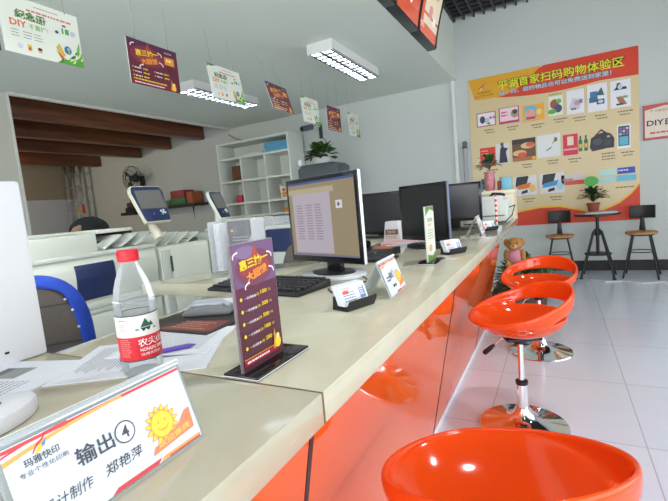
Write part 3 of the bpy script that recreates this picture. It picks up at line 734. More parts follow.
# blue jacket over the first chair: follows the top edge
b = MB(); n = 22; prs = []
for k in range(n+1):
    a = R(150-k*(165/n)); c_, s_ = math.cos(a), math.sin(a); e = .62
    x = .235*abs(c_)**e*(1 if c_ > 0 else -1)*(1-.12*(s_+1)/2); z = .46+.26+.26*abs(s_)**e*(1 if s_ > 0 else -1)
    prs.append((x, z, c_, s_, k))
rows = []
for x, z, c_, s_, k in prs:
    wv = .004*math.sin(k*1.7); ln = .08+.03*math.sin(k*.9)
    nx, nz = (x*.96), (z-.74)*.96+.74
    inr = .020+.006*math.sin(k*.8)
    rows.append([b.v((x-c_*inr, -.042-wv, z-s_*inr)), b.v((x-c_*.01, -.044, z-s_*.01)), b.v((x+c_*.012, -.026, z+s_*.012+wv)), b.v((x+c_*.018, .0, z+s_*.018)), b.v((x+c_*.012, .026, z+s_*.012)), b.v((x-c_*.02, .042+wv, z-s_*.02)), b.v((x-c_*ln, .044-wv, z-s_*ln))])
for i in range(n):
    for j in range(6): b.face([rows[i][j], rows[i+1][j], rows[i+1][j+1], rows[i][j+1]], BLUEC)
for i in (15, 17, 19): 
    x, z, c_, s_, k = prs[i]; b.ball((x-c_*.02, -.055, z-s_*.02), .005, WHT, 8, 6)
o = b.build('blue_jacket', loc=(-1.76, .80, .002), rot=(0,0,R(48)), smooth=80); md = o.modifiers.new('cloth', 'SOLIDIFY'); md.thickness = .006
tag(o, 'royal blue jacket draped over the top of the brown office chair', 'jacket')

# ================================================================== PHOTOCOPIERS (fronts face +X)
def copier_big():
    t = thing('photocopier', 'long cream photocopier with navy front panel behind the water bottle', 'photocopier', (-2.6, 1.15, 0))
    X = 0.
    b = MB(); b.box(-.75, -.01, 0, .98, .05, .97, CREAM, .01)
    b.box(-.012, .0, .02, .96, .10, .36, CREAM2, .006); b.box(-.012, .0, .02, .96, .37, .60, CREAM, .006)
    b.box(-.012,.002,.02,.96,.605,.63,CREAM2,.003); b.box(-.012,.002,.02,.96,.64,.68,CREAM,.003)
    b.build('body', t)
    b = MB(); b.prism([(-.03,.69),(.0,.69),(.022,.84),(.020,.90),(-.005,.965),(-.03,.97)], 'y', .13, .96, CREAM, .010); b.prism([(-.05,.965),(.012,.965),(.012,.985),(-.02,.99)], 'y', .0, .97, CREAM2, .004); b.build('front_door', t)
    b = MB(); b.prism([(-.02,.70),(.0045,.70),(.0265,.84),(.0245,.90),(.018,.925),(-.02,.925)], 'y', .36, .62, NAVY, .004); b.build('navy_panel', t)
    b = MB(); b.box(-.72, -.03, -.02, .56, .99, 1.11, CREAM, .012); b.box(-.68, -.12, .62, .90, 1.10, 1.125, CREAM, .008); b.box(-.66, -.14, .0, .50, 1.11, 1.13, CREAM2, .010); b.build('document_lid', t)
    b = MB(); b.box(-.74, .0, -.01, .97, .965, .992, CREAM2, .006); b.build('top_deck', t)
    b = MB()
    b.prism([(.57,.99),(.92,1.05),(.92,1.10),(.57,1.03)], 'x', -.62, -.16, DGREY, .003); b.build('scanner_gap', t)
    b = MB()
    for k in range(3): b.prism([(.60+.12*k,.995),(.74+.12*k,1.07),(.74+.12*k,1.085),(.60+.12*k,1.01)], 'x', -.30+.03*k, -.03, CREAM2, .003)
    b.build('output_tray', t)
    b = MB()
    for y in (.08, .9):
        for x in (-.68, -.08): b.cyl((x,y,0), (x,y,.05), .03, BLK)
    b.build('castor', t)
    return t
copier_big()
t = thing('copier_finisher', 'cream copier finishing unit with a dark handle slot, right of the navy panel', 'copier unit', (-2.6, 2.15, 0))
b = MB(); b.box(-.70, 0, 0, .50, .03, .955, CREAM, .012); b.build('body', t)
b = MB(); b.box(-.005, .012, .09, .48, .08, .93, CREAM, .006); b.box(-.005, .012, .01, .08, .08, .93, CREAM2, .006); b.build('door', t)
b = MB(); b.box(.008, .0145, .083, .10, .76, .88, GAP, .003); b.build('door_handle', t)
b = MB()
for k in range(4): b.prism([(.02+.11*k,.955),(.16+.11*k,1.05-.01*k),(.16+.11*k,1.062-.01*k),(.02+.11*k,.967)], 'x', -.56+.04*k, -.08, CREAM2 if k % 2 else CREAM, .003)
b.build('paper_tray', t)
b = MB(); b.box(-.6, -.1, .38, .49, .955, .985, DGREY, .005); b.build('dark_slot', t)

def touch(label, loc, rot, W, H, body, edge):
    t = thing('touch_panel', label, 'control panel', loc, rot=rot)
    b = MB(); n = 6
    pts = [(-W/2*.74,-H/2),(W/2*.74,-H/2),(W/2*.80,-H/2+.02),(W/2,H/2-.05),(W/2*.92,H/2-.012),(W/2*.80,H/2),(-W/2*.80,H/2),(-W/2*.92,H/2-.012),(-W/2,H/2-.05),(-W/2*.80,-H/2+.02)]
    b.prism([(p[0], p[1]) for p in pts], 'y', 0, .032, edge, .006); b.build('housing', t)
    b = MB(); b.prism([(p[0]*.94, p[1]*.94) for p in pts], 'y', -.006, .002, body, .003); b.build('bezel', t)
    b = MB(); b.box(-W*.38, W*.38, -.008, -.0055, -H*.14, H*.36, mat('grey_touch_glass', srgb(112, 112, 108), .25), 0); b.build('touch_screen', t)
    b = MB(); 
    for x, z, m_ in ((.22,-.30,ink(90, 200, 180)),(.30,-.20,WHT),(.26,-.26,WHT),(.33,-.27,WHT),(.20,-.22,WHT),(-.1,-.28,ink(90,110,170))): b.cyl((W*x*.8,-.010,H*z), (W*x*.8,-.0055,H*z), .008, m_, seg=10)
    b.build('button', t)
    b = MB(); b.tube([(0,.04,-H*.15),(0,.09,-H*.45),(0,.07,-H*.5-.10)], [.03,.03,.035], edge, 10); b.build('support_arm', t)
    return t
touch('cream and navy touch panel tilted back above the long photocopier', (-2.56, 2.11, 1.275), (R(-24), 0, R(86)), .27, .29, NAVY, mat('ivory_plastic', srgb(212, 208, 186), .45))
touch('narrow dark touch panel on a pale stem right of the copiers', (-2.45, 2.68, 1.235), (R(-24), 0, R(92)), .155, .25, mat('dark_navy_plastic', srgb(30, 38, 62), .35), CREAM)
# copier C carrying the second touch panel, and back row
t = thing('photocopier', 'pale photocopier in front of the white shelf unit, right of the narrow touch panel', 'photocopier', (-2.50, 2.72, 0))
b = MB(); b.box(-.55, .10, .0, .60, .03, .93, CREAM, .012); b.build('body', t)
b = MB(); b.box(-.50, .08, .02, .30, .93, 1.0, CREAM2, .01); b.box(-.35, .10, .32, .58, .93, 1.09, WHT, .008); b.build('paper_feeder', t)
b = MB(); b.prism([(.30,1.0),(.58,1.09),(.58,1.10),(.30,1.015)], 'x', -.5, .08, CREAM, .003); b.build('input_tray', t)
t = thing('floor_printer', 'navy topped office printer behind the acrylic brochure box', 'printer', (-1.98, 2.75, 0))
b = MB(); b.box(-.28, .30, 0, .45, .02, .82, CREAM2, .015); b.build('body', t)
b = MB(); b.prism([(-.10,.82),(.30,.82),(.31,.90),(.26,.97),(.16,1.0),(-.10,1.0)], 'y', .0, .44, NAVY, .012); b.build('navy_cover', t)
b = MB(); b.box(-.28, -.10, 0, .44, .82, 1.02, CREAM, .01); b.prism([(-.2,1.0),(.2,1.0),(.12,1.03),(-.12,1.03)], 'y', .05, .4, CREAM2, .005); b.build('top_tray', t)
t = thing('floor_printer', 'low pale printer between the copiers and the shelf unit', 'printer', (-3.6, 4.4, 0))
b = MB(); b.box(-.5, .5, 0, .6, .03, .88, CREAM, .015); b.box(-.52, .52, -.02, .62, .88, .92, CREAM2, .01); b.build('body', t)
b = MB(); b.box(-.1, .35, .1, .5, .92, 1.06, WHT, .01); b.build('lid', t)
# bag on top of the copier
t = thing('black_bag', 'black and tan bag lying on the far side of the long photocopier', 'bag', (-3.62, 2.30, 0))
b = MB(); b.ball((0,0,1.12), (.15,.16,.12), mat('black_bag_cloth', (.012,.012,.016), .8), 20, 12); b.build('bag_body', t)
b = MB(); b.tube([(.05,-.22,1.06),(.06,-.15,1.13),(.06,-.08,1.17)], [.02,.035,.02], mat('tan_leather', srgb(150, 124, 98), .6), 10); b.build('bag_strap', t)
b = MB(); b.box(-4.05, -3.38, 1.3, 2.55, 0, .999, CREAM2, .01); tag(b.build('supply_cabinet'), 'pale low cabinet behind the long photocopier, carrying the black and tan bag', 'cabinet')
b = MB(); b.ball((-3.75,1.50,1.12), (.10,.10,.12), mat('black_bag_cloth', (0,0,0))); tag(b.build('black_pouch'), 'small black pouch partly hidden by the white computer case', 'bag')
# acrylic brochure box on the wing
t = thing('brochure_box', 'clear wrapped acrylic box with a dark leaflet standing behind the price sign', 'brochure box', (-1.155, 1.345, .9194), R(4))
b = MB()
b.box(-.105, .105, -.05, .05, 0, .004, ACRYL); b.box(-.105, .105, .046, .05, .004, .215, FILM); b.box(-.105, .105, -.05, -.047, .004, .205, FILM); b.box(-.105, -.101, -.047, .046, .004, .21, FILM); b.box(.101, .105, -.047, .046, .004, .21, FILM)
b.build('acrylic_box', t)
b = MB(); b.box(-.06, .085, .02, .026, .006, .205, ink(52, 48, 54)); A = Art(b, (-.06,.0198,.006), (1,0,0), (0,0,1), .0001)
A.ell(.02,.16,.008,.006,GOLD); A.lines(.02, .13, .09, 2, .012, .004, ink(170, 160, 160)); A.poly([(.09,.10),(.14,.19),(.145,.19),(.11,.10)], ink(190, 170, 180)); A.rect(.10, .02, .04, .05, ink(150, 60, 60)); b.build('leaflet', t, smooth=0)
b = MB(); b.box(-.095, -.065, -.03, .03, .006, .20, PAPER, .002); b.build('paper_stack', t)
rr = random.Random(5); b = MB()
for k in range(26):
    x, z, = rr.uniform(-.10,.08), rr.uniform(.02,.18); w_ = rr.uniform(.01,.03)
    b.poly([(x, -.0515, z), (x+w_, -.0560, z+rr.uniform(.0,.03)), (x+w_*.7, -.0515, z+rr.uniform(.03,.06))], FILM)
b.build('film_crease', t)

# thing under the wing: orange fabric bundle
b = MB(); b.ball((0,0,0), (.06,.05,.05), mat('orange_cloth', srgb(196, 110, 40), .8)); b.ball((.06,.0,-.02), (.05,.04,.04), mat('orange_cloth', (0,0,0))); b.ball((-.05,.0,-.03), (.04,.04,.03), mat('orange_cloth', (0,0,0)))
b.box(-.14,.14,-.08,.10,-.12,-.05,DGREY,.01)
b.box(-.13,.13,-.07,.09,-.70,-.12,mat('grey_bin_plastic', srgb(110,108,104), .6),.01)
tag(b.build('waste_bin', loc=(-1.17, 1.16, .7002)), 'grey bin with an orange cloth under the desk wing', 'bin')

# ================================================================== SHELF UNIT
sx0, sx1, sy0, sy1 = -5.24, -3.735, 5.80, 6.26
SW = mat('white_shelf_laminate', srgb(222, 226, 218), .5); th = .03
t = thing('shelf_unit', 'tall white open shelf unit against the back wall', 'shelf unit', (0, 0, 0))
zl = [.06, .42, .80, 1.064, 1.288, 1.669, 2.06, 2.32]
for x in (sx0, sx1-th):
    b = MB(); b.box(x, x+th, sy0, sy1, 0, 2.35, SW, .002); b.build('side_panel', t)
b = MB(); b.box(sx0, sx1, sy1-.012, sy1, .0, 2.34, SW); b.build('back_panel', t)
for z in zl:
    b = MB(); b.box(sx0+th, sx1-th, sy0+.002, sy1-.012, z, z+th, SW, .001); b.build('shelf_board', t)
cols = [sx0+(sx1-sx0)/3, sx0+2*(sx1-sx0)/3]
for x in cols:
    b = MB(); b.box(x-.012, x+.012, sy0+.003, sy1-.012, .09, 2.06, SW); b.build('divider', t)
def bx(name, label, x0, x1, y0, y1, z0, z1, m, cat='box', group=None, bev=.004):
    b = MB(); w, d, h = x1-x0, y1-y0, z1-z0
    b.box(-w/2, w/2, -d/2, d/2, 0, h-.012, m, bev); b.box(-w/2+.002, w/2-.002, -d/2+.002, d/2-.002, h-.014, h, m, bev)
    return tag(b.build(name, loc=((x0+x1)/2, (y0+y1)/2, z0)), label, cat, group)
LB = mat('light_blue_card', srgb(96, 168, 206), .5)
bx('storage_box', 'light blue box lying in the top of the white shelf unit', -4.24, -3.78, 5.86, 6.2, 2.0905, 2.17, LB)
bx('storage_box', 'light blue box stacked on another in the top of the shelf unit', -4.28, -3.80, 5.88, 6.2, 2.1705, 2.25, LB)
bx('document_tray', 'flat white tray beside the blue boxes in the top shelf', -4.75, -4.32, 5.86, 6.2, 2.0905, 2.13, WHT, 'tray')
bx('storage_box', 'brown box in the left column of the shelf unit', -5.03, -4.77, 5.9, 6.2, 1.6995, 1.96, mat('brown_card', srgb(104, 66, 44), .6))
bx('storage_box', 'small red box beside a dark blue one in the shelf unit', -4.96, -4.83, 5.86, 6.0, 1.3185, 1.45, mat('red_card', srgb(190, 52, 70), .5))
bx('storage_box', 'dark blue box beside the small red one in the shelf unit', -4.82, -4.76, 5.88, 6.0, 1.3185, 1.50, mat('dark_blue_card', srgb(44, 54, 120), .5))
b = MB(); b.prism([(-.07,0),(.07,0),(.085,.20),(.02,.19),(-.09,.22)], 'y', -.05, .05, mat('cream_bag_paper', srgb(226, 214, 190), .6), .006)
A = Art(b, (-.06,-.0505,.03), (1,0,0), (0,0,1), .001); A.rect(.0,.03,.10,.04, ink(230, 150, 40)); A.ell(.05,.11,.03,.025, ink(200, 60, 50)); A.rect(.02,.0,.07,.02, ink(190, 80, 70))
tag(b.build('snack_bag', loc=(-3.95, 5.92, 1.3185)), 'cream snack bag with orange print in the right column of the shelf unit', 'bag')
bx('dark_canister', 'dark brown packet beside the cream snack bag', -3.84, -3.78, 5.88, 5.98, 1.3185, 1.50, mat('dark_brown_card', srgb(80, 62, 56), .5), 'packet')
bx('storage_box', 'small orange pack on the shelf under the snack bag', -3.98, -3.86, 5.86, 5.96, 1.0945, 1.16, mat('orange_card', srgb(232, 150, 30), .5))

# dark tall cabinet with a plant on it
b = MB(); b.prism([(-.32,0),(.32,0),(.30,.84),(.24,.90),(-.26,.90),(-.32,.84)], 'y', -.2, .2, mat('slate_grey_steel', srgb(64, 72, 76), .5), .02)
for z in (.3,.6): b.box(-.29, .29, -.206, -.198, z, z+.01, BLK)
b.box(-.05,.05,-.215,-.2,.7,.72,ALU)
tag(b.build('grey_cabinet', loc=(-2.86, 5.3, .86)), 'slate grey cabinet top behind the lit monitor, with a leafy plant on it', 'cabinet')
bpy.data.objects['grey_cabinet'].scale = (1.0, 1, .95)
b = MB(); b.box(-.31, .29, -.22, .22, 0, .86, mat('slate_grey_steel', (0,0,0)), .01); tag(b.build('base_cabinet', loc=(-2.86, 5.3, 0)), 'lower slate cabinet carrying the grey cabinet with the plant', 'cabinet')

# ================================================================== PLANTS
def leaf(b, p, d, L, W, m, up=Vector((0,0,1)), droop=.3):
    d = Vector(d).normalized(); s_ = d.cross(up)
    if s_.length < .05: s_ = Vector((1,0,0))
    s_.normalize(); n_ = s_.cross(d)
    prevl = None
    pts = []
    for t_, w_ in ((0,.08),(.25,.8),(.55,1.),(.8,.62),(1,.03)):
        c_ = Vector(p)+d*L*t_-Vector((0,0,1))*droop*L*t_*t_
        pts.append((b.v(c_-s_*W*w_*.5+n_*W*.12*w_), b.v(c_), b.v(c_+s_*W*w_*.5+n_*W*.12*w_)))
    for i in range(4):
        for j in (0,1): b.face([pts[i][j], pts[i][j+1], pts[i+1][j+1], pts[i+1][j]], m)
def bush(name, parent, c_, rad, n, L, W, mats, seed=1, up=.5, droop=.3, stems=True):
    r_ = random.Random(seed); b = MB()
    for k in range(n):
        a = r_.uniform(0, 2*PI); e = r_.uniform(-.15, 1)*up*PI/2*1.6; q = r_.uniform(.35, 1)
        d = Vector((math.cos(a)*math.cos(e), math.sin(a)*math.cos(e), math.sin(e)))
        p = Vector(c_)+Vector((d.x*rad[0]*q, d.y*rad[1]*q, d.z*rad[2]*q))
        leaf(b, p, d+Vector((0,0,.1)), L*r_.uniform(.7,1.2), W*r_.uniform(.7,1.2), r_.choice(mats), droop=droop)
        if stems and k % 3 == 0: b.tube([Vector(c_)-Vector((0,0,rad[2]*.5)), Vector(c_)*.5+p*.5, p], .002, mats[0], 4)
    return b.build(name, parent, smooth=60)
t = thing('potted_plant', 'leafy green plant on the slate grey cabinet by the wall', 'plant', (-2.90, 5.3, 1.717))
b = MB(); b.lathe([(0,0),(.10,0),(.13,.09),(.12,.09),(.10,.08),(0,.08)], WHT, 24); b.build('pot', t)
bush('foliage', t, (0,0,.12), (.19,.18,.14), 150, .12, .07, [LEAF, LEAFD], 3)
bx('white_cup', 'small white cup beside the plant on the slate cabinet', -3.17, -3.11, 5.12, 5.18, 1.7155, 1.80, WHT, 'cup')
# vase on the cream cabinet
t = thing('flower_vase', 'pink patterned vase with green leaves on the cream cabinet', 'vase', (-.485, YE+.16, 1.1455))
b = MB(); b.lathe([(0,0),(.034,0),(.040,.03),(.044,.08),(.038,.13),(.043,.155),(.040,.155),(.034,.12),(0,.02)], mat('pink_ceramic', srgb(176, 110, 118), .3, nv=.5, nscale=60), 24)
b.build('vase_body', t)
bush('foliage', t, (.005,0,.205), (.075,.07,.075), 70, .055, .032, [LEAF, LEAFD], 8)
for x0, x1, z1, m_, l in ((-.60,-.54,.06, mat('teal_box_print', srgb(40,110,110), .4), 'small teal box left of the pink vase on the cream cabinet'), (-.425,-.40,.075, mat('dark_red_card', srgb(130,40,50), .5), 'dark red booklet right of the pink vase'), (-.39,-.32,.10, mat('sky_card', srgb(120,176,196), .5), 'pale blue card standing on the right end of the cream cabinet')):
    bx('small_box', l, x0, x1, YE+.12, YE+.18, 1.1455, 1.1455+z1, m_, 'box')
# floor planting by the counter end
t = thing('floor_planter', 'leafy plants in a low planter beyond the counter end', 'planter', (-.36, 4.72, 0))
b = MB(); b.box(-.24, .24, -.55, .5, 0, .16, mat('planter_brown', srgb(90,70,60), .7), .01); b.build('planter_box', t)
bush('foliage', t, (0,-.1,.2), (.22,.46,.22), 420, .12, .05, [LEAFD, LEAFD, mat('variegated_leaf', srgb(120,124,70), .5), mat('brown_leaf', srgb(90,70,50), .6)], 12)
r_ = random.Random(4); b = MB()
for k in range(90): leaf(b, (.14+r_.uniform(-.16,.10), r_.uniform(-.4,.1), .2), (r_.uniform(-.5,.7), r_.uniform(-.6,.3), 1), r_.uniform(.2,.36), .014, mat('grass_blade', srgb(84,128,70), .5), droop=.4)
b.build('grass_tuft', t)
t = thing('teddy_bear', 'tan plush bear sitting among the plants at the counter end', 'soft toy', (-.355, 4.10, .33))
TD = mat('tan_plush', srgb(176,128,70), .95, nv=.25, nscale=60, bump=.6); PK = mat('pink_cloth', srgb(214,140,160), .8)
b = MB(); t.scale = (.75,.75,.75); b.lathe([(0,-.44),(.07,-.44),(.06,.16),(0,.16)], mat('planter_brown', (0,0,0)), 16); b.build('stool_block', t)
b = MB(); b.ball((0,0,.28), (.085,.075,.11), PK); b.ball((-.09,-.02,.30), (.035,.035,.07), TD); b.ball((.09,-.02,.30), (.035,.035,.07), TD); b.ball((-.06,-.09,.19), (.04,.08,.04), TD); b.ball((.06,-.09,.19), (.04,.08,.04), TD); b.build('body', t)
b = MB(); b.ball((0,-.01,.43), (.095,.085,.08), TD); b.ball((-.085,0,.45), (.035,.02,.05), TD); b.ball((.085,0,.45), (.035,.02,.05), TD); b.ball((0,-.08,.41), (.04,.035,.03), mat('light_tan_plush', srgb(206,170,120), .9)); b.ball((0,-.115,.42), .010, BLK); b.ball((-.035,-.085,.45), .009, BLK); b.ball((.035,-.085,.45), .009, BLK); b.build('head', t)

# ================================================================== POSTER
def poster():
    b = MB(); X0, X1, Z0, Z1 = -1.05, .885, .63, 2.665; y = YB-.012
    BG = mat('poster_tan', srgb(216, 196, 150), .32)
    b.box(X0, X1, y, YB-.001, Z0, Z1, BG)
    A = Art(b, (0, y, 0), (1,0,0), (0,0,1), .0003)
    OR, RD, GD = ink(226, 164, 32), ink(214, 62, 34), ink(240, 190, 60)
    # header
    RDm = RD; n = 24
    f = lambda x: 2.375+.0*x if x < -.64 else 2.385-.075*math.sin(min(1,(x+.64)/1.0)*PI*.5)*0
    low = lambda x: 2.375-.055*math.sin(PI*max(0,min(1,(x+.70)/1.2)))-.035*max(0,(x+.2))
    hi = lambda x: 2.375+.02*(x+.70)+.36*max(0,(x+.70)/.62)**2.2 if x < .0 else 9
    A.poly([(X0,Z1),(X0+.09,2.385),(-.66,2.375),(-.20,2.43),(-.16,Z1)], OR)
    A.band([(x, min(Z1, hi(x))) for x in [-.70+k*(X1+.70)/n for k in range(n+1)]], [(x, low(x)) for x in [-.70+k*(X1+.70)/n for k in range(n+1)]], RD)
    swoosh(A, -.92, 2.50, .10)
    A.text('玛雅快印', -.93, 2.455, .032, ink(120, 80, 30), w=.17); A.text('专业个性化印刷', -.98, 2.415, .024, ink(120, 80, 30), w=.25)
    T = '平湖首家扫码购物体验区'
    A.text(T, -.675, 2.455, .135, ink(60, 70, 20), w=1.43, bold=.055); A.text(T, -.665, 2.463, .120, ink(226, 226, 40), w=1.41, bold=.015)
    A.text('扫一扫，您的物品也可以免费送到家里！', -.66, 2.385, .065, ink(60, 120, 150), w=1.28, bold=.05); A.text('扫一扫，您的物品也可以免费送到家里！', -.655, 2.388, .058, ink(190, 226, 236), w=1.27, bold=.01)
    # foot curve
    cv = [(-1.05,.79),(-.8,.80),(-.506,.805),(-.209,.851),(.026,.846),(.20,.80),(.36,.752),(.468,.75),(.58,.80),(.679,.846),(.80,.95),(.885,1.06)]
    A.band([(x,z+.025) for x,z in cv], [(x,z) for x,z in cv], GD); A.band(cv, [(x,Z0) for x,z in cv], RD)
    GY = ink(120, 108, 80)
    def pic(x, z, w, h, bg, lab=True):
        A.L = 3
        A.rect(x-w/2, z-h/2, w, h, bg)
        if lab: A.lines(x-.03, z-h/2-.06, .16, 1, .03, .015, GY); A.lines(x-.01, z-h/2-.095, .12, 1, .03, .013, GY)
    W = ink(232, 234, 238)
    # row 1
    pic(-.832,2.112,.25,.19,ink(190,80,100)); A.rect(-.945,2.03,.225,.165,W); A.ell(-.88,2.11,.035,.05,ink(70,60,80)); A.ell(-.82,2.09,.03,.04,ink(200,190,200)); A.lines(-.79,2.11,.07,1,.02,.03,ink(206,70,110)); A.ell(-.80,2.05,.02,.015,ink(80,150,110))
    pic(-.543,2.118,.25,.21,ink(168,60,100)); A.rect(-.655,2.03,.225,.185,ink(240,214,220)); A.ell(-.47,2.13,.05,.055,ink(170,150,130)); A.ell(-.47,2.15,.03,.03,ink(90,60,70)); A.lines(-.64,2.15,.10,2,.04,.02,ink(214,90,120)); A.rect(-.655,2.025,.225,.02,ink(206,60,100))
    pic(-.247,2.098,.26,.21,ink(240,170,60)); A.rect(-.345,2.01,.13,.18,ink(90,190,210)); A.ell(-.28,2.09,.05,.06,ink(236,160,150)); A.rect(-.335,2.02,.11,.03,ink(206,60,70)); A.ell(-.18,2.10,.03,.04,ink(226,220,120))
    pic(.015,2.139,.16,.24,ink(226,236,216)); A.ell(.0,2.16,.05,.06,ink(150,84,60)); A.ell(.04,2.10,.045,.05,ink(60,70,110)); A.ell(-.03,2.07,.05,.03,ink(90,170,70)); A.ell(.05,2.19,.03,.03,ink(110,180,90)); A.lines(-.06,2.275,.15,1,.02,.012,ink(120,140,90))
    pic(.232,2.146,.19,.29,W); A.poly([(.16,2.08),(.27,2.05),(.31,2.15),(.20,2.20)], ink(206,206,220)); A.ell(.25,2.13,.035,.03,ink(206,150,150)); A.rect(.27,2.12,.04,.05,ink(120,130,190)); A.rect(.18,2.05,.06,.025,ink(130,120,110))
    pic(.466,2.152,.205,.325,W); A.rect(.39,2.16,.08,.07,ink(70,120,170)); A.poly([(.45,2.18),(.54,2.17),(.51,2.27)], ink(60,100,100)); A.rect(.38,2.10,.09,.06,ink(50,110,140)); A.rect(.46,2.07,.08,.06,ink(40,60,120)); A.ell(.50,2.10,.03,.02,ink(190,210,226))
    pic(.703,2.152,.205,.315,W); A.poly([(.63,2.20),(.77,2.20),(.76,2.23),(.72,2.23),(.70,2.28),(.67,2.28),(.66,2.23)], ink(34,52,90)); A.ell(.70,2.235,.025,.03,ink(200,214,206)); A.poly([(.66,2.12),(.72,2.12),(.77,2.02),(.70,2.02)], ink(170,110,80)); A.ell(.75,2.11,.03,.015,ink(120,170,110)); A.rect(.66,2.02,.07,.02,ink(60,60,60))
    # row 2
    pic(-.835,1.60,.20,.26,ink(216,52,40)); A.ell(-.86,1.53,.045,.035,ink(50,90,180)); A.text('快印', -.80,1.505,.03,W,w=.06); A.lines(-.92,1.68,.12,2,.04,.014,ink(236,170,150)); A.lines(-.90,1.60,.10,1,.03,.012,ink(236,170,150))
    pic(-.64,1.625,.17,.27,ink(222,222,220), False); A.poly([(-.69,1.50),(-.58,1.50),(-.60,1.64),(-.57,1.69),(-.62,1.70),(-.64,1.74),(-.67,1.69),(-.68,1.60)], ink(44,44,64)); A.ell(-.645,1.745,.022,.028,ink(110,70,60))
    pic(-.378,1.639,.285,.29,ink(110,74,50)); A.rect(-.52,1.72,.285,.064,ink(50,42,42)); A.rect(-.52,1.495,.285,.05,ink(176,112,60)); A.ell(-.43,1.60,.085,.04,ink(226,190,130)); A.ell(-.40,1.575,.055,.035,ink(226,90,60)); A.ell(-.33,1.69,.085,.04,ink(226,196,140)); A.ell(-.30,1.70,.05,.032,ink(222,96,70)); A.ell(-.26,1.52,.02,.02,GD)
    pic(-.082,1.65,.27,.285,ink(228,230,230)); A.poly([(-.05,1.66),(.02,1.70),(.03,1.73),(-.02,1.72)], ink(200,190,90)); A.poly([(-.11,1.58),(-.05,1.62),(-.05,1.635),(-.11,1.595)], ink(60,60,60)); A.ell(.0,1.72,.018,.03,ink(90,110,60))
    pic(.165,1.628,.165,.26,ink(214,40,80)); A.rect(.13,1.62,.07,.11,ink(236,222,190)); A.rect(.09,1.56,.15,.02,ink(240,180,170)); 
    for x in (.275,.335): A.rect(x-.020,1.53,.04,.14,ink(60,110,60)); A.rect(x-.009,1.67,.018,.05,ink(40,90,50)); A.rect(x-.014,1.57,.028,.05,ink(226,200,70))
    A.L = 3; A.poly([(.375,1.56),(.40,1.51),(.56,1.53),(.63,1.53),(.635,1.64),(.60,1.70),(.54,1.73),(.45,1.71),(.39,1.67)], ink(44,46,54)); A.band([(.43,1.70),(.50,1.77),(.58,1.70)], [(.43,1.68),(.50,1.745),(.58,1.68)], ink(44,46,54)); A.ell(.46,1.62,.05,.04,ink(70,74,84)); A.rect(.53,1.56,.07,.07,ink(60,62,72)); A.rect(.56,1.66,.03,.02,ink(190,190,190))
    A.lines(.50,1.46,.16,3,.035,.014,GY)
    pic(.731,1.647,.135,.28,ink(236,238,240)); A.rect(.675,1.535,.112,.235,ink(50,70,110)); A.rect(.685,1.545,.09,.10,ink(90,180,200))
    for i in range(3):
        for j in range(3): A.rect(.685+i*.034,1.665+j*.032,.024,.022,(ink(200,210,220), ink(70,140,190), ink(206,90,80))[(i+j*2) % 3], False)
    A.L += 1
    # row 3
    pic(-.856,1.233,.17,.15,ink(40,96,90)); A.ell(-.88,1.25,.04,.03,ink(20,30,40)); A.ell(-.83,1.22,.03,.03,ink(120,170,110))
    pic(-.63,1.233,.15,.15,ink(110,160,180)); A.poly([(-.66,1.18),(-.63,1.27),(-.60,1.18)], ink(210,220,220))
    for x, m1, m2 in ((-.381,ink(226,120,40),ink(236,190,120)),(-.059,ink(60,150,206),ink(170,214,226))):
        pic(x,1.165,.285,.26,ink(226,226,226)); A.poly([(x-.12,1.15),(x+.02,1.18),(x+.05,1.29),(x-.10,1.285)], ink(38,40,48)); A.poly([(x-.12,1.11),(x+.05,1.13),(x+.08,1.20),(x-.09,1.17)], m1); A.ell(x+.09,1.12,.04,.05,m2); A.poly([(x-.05,1.05),(x+.03,1.07),(x+.03,1.11),(x-.04,1.09)], ink(40,40,46))
    A.L = 3; A.rect(.05,1.13,.26,.12,ink(214,206,206)); A.rect(.09,1.12,.22,.055,ink(222,84,60)); A.rect(.06,1.18,.12,.02,ink(190,120,120)); A.lines(.25,1.03,.14,1,.03,.014,GY); A.lines(.64,1.03,.2,1,.03,.014,GY)
    A.L = 3; A.rect(.47,1.20,.18,.075,ink(184,222,214)); A.rect(.66,1.20,.18,.075,ink(50,80,180)); A.rect(.46,1.11,.18,.075,ink(176,216,214)); A.rect(.65,1.11,.20,.075,ink(110,190,214)); A.lines(.67,1.235,.12,1,.02,.015,W)
    tag(b.build('wall_poster', smooth=0), 'large tan shopping poster with orange and red header on the back wall', 'poster')
poster()
b = MB(); b.box(.925, 1.49, YB-.03, YB-.001, 1.565, 1.965, mat('sign_pink_edge', srgb(190, 80, 90), .4), .003); A = Art(b, (.925, YB-.0305, 1.565), (1,0,0), (0,0,1), .0003)
A.rect(.012,.025,.54,.365,ink(226,214,196)); A.band([(.012,.39),(.2,.39),(.552,.39)],[(.012,.34),(.2,.375),(.552,.33)],ink(200,80,80)); swoosh(A,.06,.315,.035); A.text('玛雅快印', .11,.31,.03,ink(150,110,90),w=.12)
A.text('DIY自助', .03,.15,.085,ink(50,44,52),w=.36,bold=.02); A.lines(.06,.065,.4,1,.02,.02,ink(200,80,80))
tag(b.build('wall_sign', smooth=0), 'cream sign reading DIY beside the large poster at the right edge', 'sign')

